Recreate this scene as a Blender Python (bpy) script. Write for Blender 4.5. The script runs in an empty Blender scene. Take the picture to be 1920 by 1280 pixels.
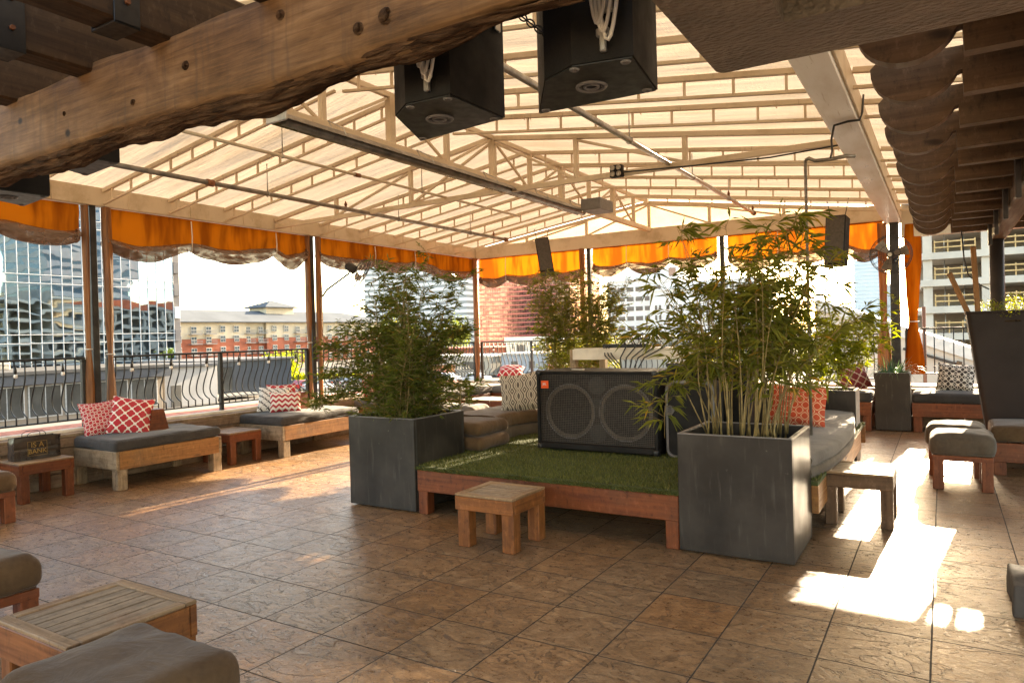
import bpy, math, random
import numpy as np
from mathutils import Vector, Matrix, noise as mnoise
random.seed(7)
sc = bpy.context.scene
COL = sc.collection
PI = math.pi
R = math.radians
KIDS = {}
WLOC = {}

# ------------------------------------------------------------------ mesh builder
class MB:
    def __init__(s):
        s.v = []; s.f = []; s.uv = []; s.sm = []
    def face(s, idx, uv=None, smooth=False):
        s.f.append(idx); s.uv.append(uv); s.sm.append(smooth)
    def cbox(s, c, size, rot=None, b=.004):
        h = [x / 2 for x in size]
        b = min(b, min(h) * .45)
        ax = max(range(3), key=lambda i: size[i])
        o1, o2 = [i for i in range(3) if i != ax]
        ou, ov = random.random() * 20, random.random() * 20
        base = len(s.v); ids = {}; loc = []
        for sx in (-1, 1):
            for sy in (-1, 1):
                for sz in (-1, 1):
                    sg = (sx, sy, sz)
                    for a in range(3):
                        p = [sg[i] * (h[i] - (0 if i == a else b)) for i in range(3)]
                        ids[(sg, a)] = len(loc); loc.append(p)
        cv = Vector(c)
        for p in loc:
            q = Vector(p)
            if rot is not None: q = rot @ q
            s.v.append(tuple(cv + q))
        def add(keys):
            ii = [ids[k] for k in keys]
            P = [Vector(loc[i]) for i in ii]
            n = (P[1] - P[0]).cross(P[2] - P[0])
            m = sum(P, Vector()) / len(P)
            if n.dot(m) < 0: ii = ii[::-1]
            P = [loc[i] for i in ii]
            d = max(range(3), key=lambda i: abs(m[i]) / max(h[i], 1e-6))
            if d == ax: uv = [(p[o1] * .3 + ou, p[o2] + ov) for p in P]
            else:
                o = o2 if d == o1 else o1
                uv = [(p[ax] + ou, p[o] + ov + d * 3.3) for p in P]
            s.face([base + i for i in ii], uv)
        for a in range(3):
            o = [i for i in range(3) if i != a]
            for sa in (-1, 1):
                ks = []
                for t in ((-1, -1), (1, -1), (1, 1), (-1, 1)):
                    g = [0, 0, 0]; g[a] = sa; g[o[0]] = t[0]; g[o[1]] = t[1]
                    ks.append((tuple(g), a))
                add(ks)
            for t0 in (-1, 1):
                for t1 in (-1, 1):
                    g0 = [0, 0, 0]; g1 = [0, 0, 0]
                    g0[a] = -1; g1[a] = 1
                    g0[o[0]] = g1[o[0]] = t0; g0[o[1]] = g1[o[1]] = t1
                    add([(tuple(g0), o[0]), (tuple(g1), o[0]), (tuple(g1), o[1]), (tuple(g0), o[1])])
        for sx in (-1, 1):
            for sy in (-1, 1):
                for sz in (-1, 1):
                    g = (sx, sy, sz)
                    add([(g, 0), (g, 1), (g, 2)])
        return s
    def box(s, x0, x1, y0, y1, z0, z1, b=.004):
        return s.cbox(((x0 + x1) / 2, (y0 + y1) / 2, (z0 + z1) / 2), (abs(x1 - x0), abs(y1 - y0), abs(z1 - z0)), None, b)
    def bar(s, p0, p1, w, h, b=.002, up=(0, 0, 1)):
        p0, p1 = Vector(p0), Vector(p1); d = p1 - p0; L = d.length; d.normalize()
        u = Vector(up)
        if abs(d.dot(u)) > .98: u = Vector((0, 1, 0))
        x = d.cross(u).normalized(); z = x.cross(d)
        m = Matrix((x, d, z)).transposed()
        return s.cbox((p0 + p1) / 2, (w, L, h), m, b)
    def tube(s, pts, r, n=8, cap=True):
        pts = [Vector(p) for p in pts]
        rs = r if isinstance(r, (list, tuple)) else [r] * len(pts)
        base = len(s.v)
        t0 = (pts[1] - pts[0]).normalized()
        nrm = t0.orthogonal().normalized()
        for i, p in enumerate(pts):
            if i == 0: t = t0
            elif i == len(pts) - 1: t = (pts[i] - pts[i - 1]).normalized()
            else: t = (pts[i + 1] - pts[i - 1]).normalized()
            nrm = (nrm - t * nrm.dot(t))
            nrm = nrm.normalized() if nrm.length > 1e-6 else t.orthogonal().normalized()
            bn = t.cross(nrm)
            for k in range(n):
                a = 2 * PI * k / n
                s.v.append(tuple(p + (nrm * math.cos(a) + bn * math.sin(a)) * rs[i]))
        for i in range(len(pts) - 1):
            for k in range(n):
                a = base + i * n + k; b2 = base + i * n + (k + 1) % n
                s.face([a, b2, b2 + n, a + n], None, True)
        if cap:
            s.face([base + k for k in range(n)][::-1]); s.face([base + (len(pts) - 1) * n + k for k in range(n)])
        return s
    def cyl(s, p0, p1, r, n=12): return s.tube([p0, p1], r, n)
    def ring(s, c, r, t, axis=(0, 0, 1), n=24, m=6):
        ax = Vector(axis).normalized(); u = ax.orthogonal().normalized(); w = ax.cross(u); c = Vector(c)
        base = len(s.v)
        for i in range(n):
            a = 2 * PI * i / n; d = u * math.cos(a) + w * math.sin(a)
            for k in range(m):
                b = 2 * PI * k / m
                s.v.append(tuple(c + d * (r + t * math.cos(b)) + ax * t * math.sin(b)))
        for i in range(n):
            for k in range(m):
                s.face([base + i * m + k, base + i * m + (k + 1) % m, base + ((i + 1) % n) * m + (k + 1) % m, base + ((i + 1) % n) * m + k][::-1], None, True)
        return s
    def grid(s, P, uvs=None, smooth=True, closed_u=False):
        # P[i][j]
        base = len(s.v); n = len(P); m = len(P[0])
        for row in P:
            for p in row: s.v.append(tuple(p))
        for i in range(n if closed_u else n - 1):
            for j in range(m - 1):
                i2 = (i + 1) % n
                uv = None
                if uvs: uv = [uvs[i][j], uvs[i2][j], uvs[i2][j + 1], uvs[i][j + 1]]
                s.face([base + i * m + j, base + i2 * m + j, base + i2 * m + j + 1, base + i * m + j + 1], uv, smooth)
        return s
    def prism(s, poly, d, smooth=False):
        # poly: list of 3d pts (planar), d: extrusion vector
        base = len(s.v); n = len(poly); d = Vector(d)
        for p in poly: s.v.append(tuple(p))
        for p in poly: s.v.append(tuple(Vector(p) + d))
        P = [Vector(p) for p in poly]
        nn = Vector()
        for i in range(n): nn += P[i].cross(P[(i + 1) % n])
        flip = nn.dot(d) > 0
        ou = random.random() * 9
        ax = 0 if abs(d.x) < max(abs(d.y), abs(d.z)) else 1
        def U(i): q = s.v[i]; return (q[ax] + ou, q[2] + ou)
        a = list(range(base, base + n)); b = list(range(base + n, base + 2 * n))
        s.face(a[::-1] if flip else a, [U(i) for i in (a[::-1] if flip else a)]); s.face(b if flip else b[::-1], [U(i) for i in (b if flip else b[::-1])])
        for i in range(n):
            j = (i + 1) % n
            q = [a[i], a[j], b[j], b[i]]
            s.face(q if flip else q[::-1], [U(k) for k in q], smooth)
        return s
    def rbox(s, c, size, r, n=(8, 8), puff=0., wob=0., seed=0, rot=None, sagx=0.):
        # soft rounded box (upholstery)
        h = [x / 2 for x in size]; r = min(r, min(h) * .95)
        def ticks(hh, k):
            e = [-hh, -hh + r * .29, -hh + r * .62, -hh + r]
            inner = [(-hh + r) + (2 * hh - 2 * r) * i / k for i in range(1, k)] if hh > r else []
            return e + inner + [-x for x in e[::-1]]
        T = [ticks(h[0], n[0]), ticks(h[1], n[1]), ticks(h[2], 2)]
        ids = {}
        cv = Vector(c)
        def vid(p):
            k = tuple(round(x, 5) for x in p)
            if k in ids: return ids[k]
            q = Vector(p); inn = Vector([max(-(h[i] - r), min(h[i] - r, p[i])) for i in range(3)])
            d = q - inn
            if d.length > 1e-9:
                q = inn + d.normalized() * r if sum(1 for i in range(3) if abs(d[i]) > 1e-6) > 1 else inn + d
            u, v = p[0] / h[0], p[1] / h[1]
            w = (1 - u * u) * (1 - v * v)
            if p[2] > 0: q.z += puff * w - sagx * (1 - v * v) * (1 - abs(u))
            bulge = puff * .5 * (1 - (p[2] / h[2]) ** 2)
            if abs(u) > .9: q.x += math.copysign(bulge, u)
            if abs(v) > .9: q.y += math.copysign(bulge, v)
            if wob:
                nz = mnoise.noise(Vector((q.x * 5 + seed * 3.7, q.y * 5, q.z * 5))) + .5 * mnoise.noise(Vector((q.x * 13, q.y * 13 + seed, q.z * 13)))
                q += (d.normalized() if d.length > 1e-6 else Vector((0, 0, 1))) * nz * wob
            if rot is not None: q = rot @ q
            s.v.append(tuple(cv + q)); ids[k] = len(s.v) - 1
            return ids[k]
        for a in range(3):
            o = [i for i in range(3) if i != a]
            for sg in (-1, 1):
                A, B = T[o[0]], T[o[1]]
                for i in range(len(A) - 1):
                    for j in range(len(B) - 1):
                        q = []; uv = []
                        for (x, y) in ((i, j), (i + 1, j), (i + 1, j + 1), (i, j + 1)):
                            p = [0, 0, 0]; p[a] = sg * h[a]; p[o[0]] = A[x]; p[o[1]] = B[y]
                            q.append(vid(p)); uv.append((A[x] + seed, B[y] + a))
                        if len(set(q)) < 3: continue
                        flip = (sg < 0) ^ (a == 1)
                        if flip: q.reverse(); uv.reverse()
                        s.face(q, uv, True)
        return s
    def build(s, name, mat, parent=None, loc=None):
        me = bpy.data.meshes.new(name)
        off = Vector((0, 0, 0))
        if parent is not None: off = WLOC.get(parent.name, Vector((0, 0, 0)))
        elif loc is not None: off = Vector(loc)
        V = np.array(s.v, dtype=np.float64).reshape(-1, 3) - np.array(off)
        me.from_pydata(V.tolist(), [], s.f)
        ul = me.uv_layers.new(name='UVMap')
        flat = []
        for f, u in zip(s.f, s.uv):
            if u is None: flat += [0., 0.] * len(f)
            else:
                for q in u: flat += [q[0], q[1]]
        ul.data.foreach_set('uv', flat)
        me.polygons.foreach_set('use_smooth', s.sm)
        me.update()
        ms = mat if isinstance(mat, (list, tuple)) else [mat]
        for m in ms: me.materials.append(m)
        o = bpy.data.objects.new(name, me); COL.objects.link(o)
        KIDS[o.name] = []
        if parent is not None:
            o.parent = parent; KIDS[parent.name].append(o); WLOC[o.name] = off
        else:
            o.location = off; WLOC[o.name] = off
        return o

def tag(o, label=None, cat=None, group=None, kind=None):
    if label: o['label'] = label
    if cat: o['category'] = cat
    if group: o['group'] = group
    if kind: o['kind'] = kind
    return o
def thing(name, label, cat, loc=(0, 0, 0), group=None):
    """empty at the base of a thing; parts are modelled in world space and re-based"""
    o = bpy.data.objects.new(name, None); COL.objects.link(o); o.empty_display_size = .2
    o.location = loc; KIDS[o.name] = []; WLOC[o.name] = Vector(loc)
    return tag(o, label, cat, group)
def dup(root, loc, rz=0., label=None, group=None, parent=None, mats=None):
    c = root.copy(); COL.objects.link(c); KIDS[c.name] = []
    if parent is None:
        c.location = loc; c.rotation_euler = (0, 0, rz)
        if label: c['label'] = label
        if group: c['group'] = group
        WLOC[c.name] = Vector(loc)
    else:
        c.parent = parent; KIDS[parent.name].append(c)
    for k in list(KIDS[root.name]): dup(k, None, 0, parent=c)
    return c

# ------------------------------------------------------------------ node helper
class NT:
    def __init__(s, name, rough=.6, spec=.5):
        s.m = bpy.data.materials.new(name); s.m.use_nodes = True
        s.t = s.m.node_tree; s.t.nodes.clear()
        s.out = s.t.nodes.new('ShaderNodeOutputMaterial')
        s.b = s.t.nodes.new('ShaderNodeBsdfPrincipled')
        s.b.inputs['Roughness'].default_value = rough
        s.b.inputs['Specular IOR Level'].default_value = spec
        s.link(s.b.outputs[0], s.out.inputs[0])
    def link(s, a, b): s.t.links.new(a, b)
    def n(s, typ, **kw):
        nd = s.t.nodes.new(typ)
        for k, v in kw.items():
            if k.startswith('i_'):
                nd.inputs[k[2:].replace('_', ' ')].default_value = v
            else: setattr(nd, k, v)
        return nd
    def put(s, sock, val):
        if hasattr(val, 'is_output') or isinstance(val, bpy.types.NodeSocket): s.link(val, sock)
        else: sock.default_value = val
    def m_(s, op, a, b=None, c=None):
        nd = s.t.nodes.new('ShaderNodeMath'); nd.operation = op
        s.put(nd.inputs[0], a)
        if b is not None: s.put(nd.inputs[1], b)
        if c is not None: s.put(nd.inputs[2], c)
        return nd.outputs[0]
    def add(s, a, b): return s.m_('ADD', a, b)
    def mul(s, a, b): return s.m_('MULTIPLY', a, b)
    def sub(s, a, b): return s.m_('SUBTRACT', a, b)
    def cos(s, a): return s.m_('COSINE', a)
    def sin(s, a): return s.m_('SINE', a)
    def sstep(s, x, a, b):
        nd = s.t.nodes.new('ShaderNodeMapRange'); nd.interpolation_type = 'SMOOTHSTEP'
        s.put(nd.inputs[0], x); nd.inputs[1].default_value = a; nd.inputs[2].default_value = b
        return nd.outputs[0]
    def lin(s, x, a, b, c, d):
        nd = s.t.nodes.new('ShaderNodeMapRange')
        s.put(nd.inputs[0], x)
        for i, q in enumerate((a, b, c, d)): nd.inputs[i + 1].default_value = q
        return nd.outputs[0]
    def coord(s, which='Object'): return s.n('ShaderNodeTexCoord').outputs[which]
    def geo(s, which): return s.n('ShaderNodeNewGeometry').outputs[which]
    def map(s, vec, scale=(1, 1, 1), loc=(0, 0, 0), rot=(0, 0, 0)):
        nd = s.n('ShaderNodeMapping'); s.link(vec, nd.inputs[0])
        nd.inputs['Scale'].default_value = scale; nd.inputs['Location'].default_value = loc; nd.inputs['Rotation'].default_value = rot
        return nd.outputs[0]
    def sep(s, vec):
        nd = s.n('ShaderNodeSeparateXYZ'); s.link(vec, nd.inputs[0]); return nd.outputs
    def comb(s, x, y, z):
        nd = s.n('ShaderNodeCombineXYZ')
        for i, q in enumerate((x, y, z)): s.put(nd.inputs[i], q)
        return nd.outputs[0]
    def noise(s, vec, scale, detail=4, rough=.55, dist=0.):
        nd = s.n('ShaderNodeTexNoise'); s.link(vec, nd.inputs['Vector'])
        nd.inputs['Scale'].default_value = scale; nd.inputs['Detail'].default_value = detail
        nd.inputs['Roughness'].default_value = rough; nd.inputs['Distortion'].default_value = dist
        return nd.outputs[0]
    def ramp(s, fac, stops):
        nd = s.n('ShaderNodeValToRGB'); s.link(fac, nd.inputs[0])
        e = nd.color_ramp.elements
        while len(e) < len(stops): e.new(.5)
        for el, (p, c) in zip(e, stops):
            el.position = p; el.color = tuple(c) + (1,) if len(c) == 3 else c
        return nd.outputs[0]
    def mix(s, fac, a, b, mode='MIX'):
        nd = s.n('ShaderNodeMix', data_type='RGBA', blend_type=mode)
        s.put(nd.inputs[0], fac)
        for k, q in ((6, a), (7, b)):
            if isinstance(q, (tuple, list)): nd.inputs[k].default_value = tuple(q) + (1,) if len(q) == 3 else q
            else: s.link(q, nd.inputs[k])
        return nd.outputs[2]
    def color(s, c):
        if isinstance(c, (tuple, list)): s.b.inputs['Base Color'].default_value = tuple(c) + (1,)
        else: s.link(c, s.b.inputs['Base Color'])
    def bump(s, h, strength=.3, dist=.01, to=None):
        nd = s.n('ShaderNodeBump'); s.link(h, nd.inputs['Height'])
        nd.inputs['Strength'].default_value = strength; nd.inputs['Distance'].default_value = dist
        s.link(nd.outputs[0], (to or s.b).inputs['Normal']); return nd.outputs[0]
    def rough(s, v): s.put(s.b.inputs['Roughness'], v)
    def metal(s, v): s.b.inputs['Metallic'].default_value = v

# ------------------------------------------------------------------ materials
def wood(name, c1, c2, c3, rough=.55, wear=.5, gscale=1., knots=True, bump=.25, spec=.35):
    t = NT(name, rough, spec)
    uv = t.coord('UV')
    g = t.noise(t.map(uv, (1.6 * gscale, 34 * gscale, 1)), 1., 6, .6, .6)
    g2 = t.noise(t.map(uv, (.9, 7, 1)), 1.3, 3, .5, 1.2)
    col = t.ramp(t.add(t.mul(g, .65), t.mul(g2, .35)), [(.32, c1), (.62, c2)])
    w = t.noise(t.coord('Object'), 3.2, 6, .7)
    col = t.mix(t.mul(t.sstep(w, .46, .64), wear), col, c3)
    gr = t.noise(t.map(t.coord('Object'), (9, 9, 5)), 2.4, 6, .75)
    col = t.mix(t.mul(t.sstep(gr, .52, .70), .6), col, tuple(x * .42 for x in c1))
    col = t.mix(t.mul(t.sstep(gr, .46, .34), .3), col, tuple(min(.75, x * 1.5 + .04) for x in c2))
    if knots:
        k = t.noise(t.map(uv, (2.2, 7, 1)), 1.1, 1, .4)
        col = t.mix(t.sstep(k, .72, .80), col, tuple(x * .35 for x in c1))
    t.color(col); t.rough(t.lin(g, .3, .7, rough + .12, rough - .1))
    t.bump(g, bump, .004)
    return t.m
def plain(name, c, rough=.5, metal=0., spec=.5, var=.15, nscale=6., bump=0., bscale=60.):
    t = NT(name, rough, spec); t.metal(metal)
    nz = t.noise(t.coord('Object'), nscale, 5, .6)
    t.color(t.mix(t.sstep(nz, .35, .7), tuple(min(1, x * (1 + var)) for x in c), tuple(x * (1 - var) for x in c)))
    t.rough(t.lin(nz, .3, .7, max(.03, rough - .08), min(1, rough + .1)))
    if bump: t.bump(t.noise(t.coord('Object'), bscale, 3, .6), bump, .003)
    return t.m
def fabric(name, c, c2, weave=260., wrinkle=.5):
    t = NT(name, .92, .15)
    o = t.coord('Object')
    nz = t.noise(o, 2.6, 5, .62)
    fade = t.noise(o, 40, 2, .5)
    t.color(t.mix(t.lin(fade, .3, .7, 0, .25), t.mix(t.sstep(nz, .35, .68), c, c2), tuple(x * 1.25 for x in c2)))
    w = t.noise(o, weave, 1, .5); wr = t.noise(t.map(o, (3, 3, 2)), 2.2, 4, .55, 1.4)
    t.bump(t.add(t.mul(w, .06), t.mul(wr, wrinkle)), .55, .02)
    t.b.inputs['Sheen Weight'].default_value = .15
    return t.m
M = {}
M['red_wood'] = wood('red_wood', (.085, .020, .007), (.215, .058, .018), (.13, .045, .02), .42, .5)
M['honey_wood'] = wood('honey_wood', (.155, .060, .019), (.36, .160, .050), (.19, .11, .055), .5, .55)
M['worn_wood'] = wood('worn_wood', (.17, .11, .06), (.36, .255, .155), (.10, .06, .032), .62, .6)
M['slat_wood'] = wood('slat_wood', (.13, .09, .055), (.30, .215, .14), (.19, .10, .05), .58, .6)
M['edge_wood'] = wood('worn_edge_wood', (.15, .085, .042), (.33, .21, .115), (.20, .10, .045), .58, .6)
M['stool_wood'] = wood('stool_wood', (.105, .031, .010), (.30, .105, .030), (.08, .030, .013), .4, .45)
M['curb_wood'] = wood('curb_wood', (.10, .06, .035), (.25, .155, .095), (.34, .25, .17), .65, .5)
M['old_wood'] = wood('old_wood', (.026, .012, .005), (.075, .038, .016), (.05, .028, .014), .62, .5, .6, True, .5)
M['tail_wood'] = wood('tail_wood', (.055, .028, .013), (.135, .075, .038), (.095, .058, .032), .6, .5, .7, True, .5)
def timber():
    t = NT('timber', .7, .3); o = t.coord('Object')
    g = t.noise(t.map(o, (1.6, 34, 34)), 1.5, 8, .68, .5)
    b = t.noise(t.map(o, (1.5, 2.2, 2.2)), 1.6, 5, .6, .5)
    st = t.noise(t.map(o, (16, 2, 1.2)), 1.4, 4, .6)
    col = t.ramp(t.add(t.mul(g, .5), t.mul(b, .5)), [(.34, (.075, .036, .015)), (.5, (.20, .105, .047)), (.66, (.34, .195, .098))])
    col = t.mix(t.mul(t.sstep(st, .5, .72), .55), col, (.10, .062, .04))
    n = t.n('ShaderNodeTexVoronoi'); n.inputs['Scale'].default_value = 2.1; t.link(t.map(o, (1, .8, 1.35)), n.inputs['Vector'])
    col = t.mix(t.sstep(n.outputs['Distance'], .075, .03), col, (.018, .010, .006))
    t.color(col); t.bump(t.add(g, t.mul(b, .6)), .5, .012)
    return t.m
M['timber'] = timber()
def sawn():
    t = NT('rough_sawn', .85, .2); o = t.coord('Object')
    g = t.noise(t.map(o, (2.2, 30, 30)), 1.5, 7, .7, .9); b = t.noise(t.map(o, (3, 6, 6)), 1.6, 5, .65)
    t.color(t.ramp(t.add(t.mul(g, .6), t.mul(b, .4)), [(.36, (.035, .018, .009)), (.5, (.12, .062, .032)), (.64, (.24, .14, .08))]))
    t.bump(t.add(g, b), 1., .03); return t.m
M['bark'] = sawn()
M['charcoal'] = fabric('charcoal_fabric', (.034, .030, .027), (.056, .049, .044))
M['taupe'] = fabric('taupe_fabric', (.072, .052, .035), (.118, .088, .062))
M['brown_fabric'] = fabric('brown_fabric', (.075, .040, .018), (.12, .070, .035), wrinkle=.8)
M['grey_fabric'] = fabric('grey_fabric', (.095, .080, .066), (.145, .124, .104))
M['iron'] = plain('black_iron', (.012, .012, .012), .42, 0., .5, .3, 30)
M['post_steel'] = plain('dark_steel', (.03, .028, .027), .45, .3, .5, .3, 8)
M['pole_black'] = plain('black_pole', (.035, .028, .027), .45, 0, .4, .2, 5)
M['galv'] = plain('galvanised', (.42, .40, .37), .38, .8, .5, .2, 12)
M['pipe'] = plain('pipe_grey', (.20, .17, .14), .42, .5, .5, .3, 9)
M['rust'] = plain('rusty_brass', (.22, .085, .04), .5, .5, .5, .3, 40)
M['reflector'] = plain('reflector', (.34, .29, .24), .28, .9, .5, .2, 5)
M['black_plastic'] = plain('black_plastic', (.012, .011, .010), .42, 0, .5, .2, 20)
M['black_case'] = plain('black_case', (.0075, .006, .005), .6, 0, .25, .25, 8, .5, 220)
M['grille'] = plain('grille_black', (.058, .046, .037), .55, .0, .4, .2, 30)
M['cone'] = plain('speaker_cone', (.15, .12, .092), .6, 0, .3, .2, 8)
M['grey_trim'] = plain('grey_trim', (.17, .16, .155), .5, 0, .4, .1, 20)
M['badge'] = plain('orange_badge', (.85, .10, .02), .4, 0, .5, .05, 5)
M['white_cable'] = plain('white_cable', (.6, .56, .5), .45, 0, .4, .1, 5)
M['black_cable'] = plain('black_cable', (.012, .012, .012), .4, 0, .5, .1, 5)
M['soil'] = plain('soil', (.035, .022, .013), .95, 0, .1, .6, 30, 1., 60)
M['white_paint'] = plain('white_paint', (.62, .56, .47), .5, 0, .4, .16, 4, .15, 30)
M['trim_white'] = plain('white_trim', (.55, .52, .47), .6, 0, .3, .1, 3)
def cream():
    t = NT('cream_steel', .5, .4); o = t.coord('Object')
    a = t.noise(t.map(o, (1, 1, 1)), 2.2, 6, .65); b = t.noise(t.map(o, (5, 5, 1)), 6, 5, .7)
    c = t.mix(t.sstep(a, .46, .72), (.62, .50, .36), (.46, .345, .22))
    c = t.mix(t.mul(t.sstep(b, .6, .75), .6), c, (.24, .15, .08))
    t.color(c); t.bump(b, .12, .004); return t.m
M['cream'] = cream()
def whitebeam():
    t = NT('white_beam', .35, .5); o = t.coord('Object')
    a = t.noise(t.map(o, (2, .5, 2)), 3, 6, .6); b = t.noise(t.map(o, (30, 1.2, 30)), 1.5, 3, .6)
    c = t.mix(t.sstep(a, .42, .7), (.90, .88, .85), (.80, .76, .70))
    c = t.mix(t.mul(t.sstep(b, .62, .75), .5), c, (.42, .32, .22))
    t.color(c); t.rough(t.lin(a, .3, .7, .25, .5)); return t.m
M['white_beam'] = whitebeam()
def slate():
    t = NT('planter_slate', .45, .5); o = t.coord('Object')
    a = t.noise(o, 2.2, 6, .6); b = t.noise(t.map(o, (14, 14, 1.4)), 2, 4, .6); c = t.noise(o, 70, 2, .6)
    col = t.mix(t.sstep(a, .35, .68), (.021, .0175, .0145), (.044, .036, .029))
    col = t.mix(t.mul(t.sstep(b, .55, .72), .4), col, (.085, .074, .064))
    sp = t.noise(o, 16, 3, .7)
    col = t.mix(t.mul(t.sstep(sp, .69, .76), .35), col, (.17, .15, .13))
    t.color(col); t.rough(t.lin(a, .3, .7, .28, .5)); t.bump(t.add(t.mul(a, .5), t.mul(c, .2)), .12, .006)
    return t.m
M['slate'] = slate(); M['slate'].node_tree.nodes['Principled BSDF'].inputs['Specular IOR Level'].default_value = .32
M['white_slat'] = wood('pale_planks', (.33, .28, .22), (.62, .56, .49), (.26, .19, .13), .55, .5, .8, False)
M['tall_planter'] = plain('tall_planter_brown', (.020, .012, .010), .55, 0, .3, .12, 3)

def floor_mat():
    t = NT('slate_tile', .5, .5)
    p = t.geo('Position'); x, y, z = t.sep(p)
    T = .4575
    fx = t.m_('DIVIDE', t.sub(x, -.075), T); fy = t.m_('DIVIDE', t.sub(y, 3.53), .4625)
    ix = t.m_('FLOOR', fx); iy = t.m_('FLOOR', fy)
    rx = t.m_('FRACT', fx); ry = t.m_('FRACT', fy)
    ex = t.m_('MINIMUM', rx, t.sub(1., rx)); ey = t.m_('MINIMUM', ry, t.sub(1., ry))
    wob = t.mul(t.sub(t.noise(p, 14, 2, .5), .5), .006)
    e = t.add(t.m_('MINIMUM', ex, ey), wob)
    grout = t.sstep(e, .0050, .0095)        # 0 in joint, 1 on tile
    wn = t.n('ShaderNodeTexWhiteNoise', noise_dimensions='2D'); t.link(t.comb(ix, iy, 0.), wn.inputs['Vector'])
    rnd = wn.outputs['Value']; rc = t.sep(wn.outputs['Color'])
    # every tile gets its own piece of slate
    off = t.comb(t.mul(rc[0], 40.), t.mul(rc[1], 40.), t.mul(rnd, 20.))
    va = t.n('ShaderNodeVectorMath', operation='ADD'); t.link(p, va.inputs[0]); t.link(off, va.inputs[1]); q = va.outputs[0]
    base = t.noise(t.map(q, (2.6, 4.6, 1)), 1., 7, .6, .9)
    fine = t.noise(q, 34, 6, .7)
    mid = t.noise(t.map(q, (5, 8, 1)), 2.2, 6, .68, 1.6)
    # cleft ledges: contour steps of a warped noise
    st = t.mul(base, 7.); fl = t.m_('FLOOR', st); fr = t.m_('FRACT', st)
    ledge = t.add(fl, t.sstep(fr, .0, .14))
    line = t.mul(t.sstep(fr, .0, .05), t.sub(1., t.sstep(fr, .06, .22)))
    sp = t.noise(q, 9, 6, .75, .4)
    col = t.ramp(t.add(t.add(t.mul(mid, .35), t.mul(fine, .2)), t.mul(sp, .45)), [(.36, (.108, .061, .032)), (.5, (.24, .147, .081)), (.63, (.41, .28, .17))])
    tint = t.ramp(rnd, [(0., (.86, .72, .58)), (.35, (1.0, .92, .83)), (.6, (.84, .83, .82)), (.8, (1.08, .96, .82)), (1., (.98, .78, .58))])
    col = t.mix(1., col, tint, 'MULTIPLY')
    big = t.noise(p, .55, 4, .6)
    col = t.mix(t.mul(t.sstep(big, .45, .7), .35), col, (.17, .115, .075))
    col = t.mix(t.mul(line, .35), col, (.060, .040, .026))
    col = t.mix(1., col, t.ramp(fr, [(0., (.74, .71, .68)), (.10, (.85, .83, .81)), (.45, (1., 1., 1.)), (.92, (1.15, 1.14, 1.12)), (1., (1.2, 1.18, 1.15))]), 'MULTIPLY')  # relief shading put into the colour: ledges darker at foot, lighter at crest
    pit = t.noise(q, 58, 4, .75)  # specks of the same relief, drawn by colour with no bump
    col = t.mix(t.mul(t.sstep(pit, .54, .68), .5), col, (.055, .034, .020))
    col = t.mix(t.mul(t.sstep(pit, .44, .32), .35), col, (.42, .31, .21))
    dirt = t.noise(p, 1.7, 7, .7)
    col = t.mix(t.mul(t.sstep(dirt, .56, .75), .35), col, (.25, .185, .125))
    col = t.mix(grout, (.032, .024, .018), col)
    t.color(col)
    t.rough(t.mix(grout, (.85, .85, .85), t.lin(t.add(t.mul(fine, .6), t.mul(mid, .4)), .3, .7, .20, .46)))
    h = t.add(t.add(t.mul(ledge, .16), t.mul(fine, .12)), t.add(t.mul(mid, .26), t.mul(grout, .8)))
    t.bump(h, 1., .019)
    return t.m
M['floor'] = floor_mat()
def stucco():
    t = NT('stucco', .62, .45); o = t.coord('Object')
    v = t.n('ShaderNodeTexVoronoi', feature='SMOOTH_F1'); v.inputs['Scale'].default_value = 62; v.inputs['Smoothness'].default_value = .6
    t.link(t.map(o, (.6, 1, 1)), v.inputs['Vector'])
    a = t.noise(o, 46, 5, .7); b = t.noise(o, 3, 4, .6)
    c = t.mix(t.sstep(b, .35, .7), (.17, .12, .082), (.25, .18, .125))
    t.color(t.mix(t.mul(t.sstep(a, .5, .7), .3), c, (.09, .065, .045)))
    t.bump(t.add(t.mul(v.outputs['Distance'], 1.2), a), 1., .02); return t.m
M['stucco'] = stucco()
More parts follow.
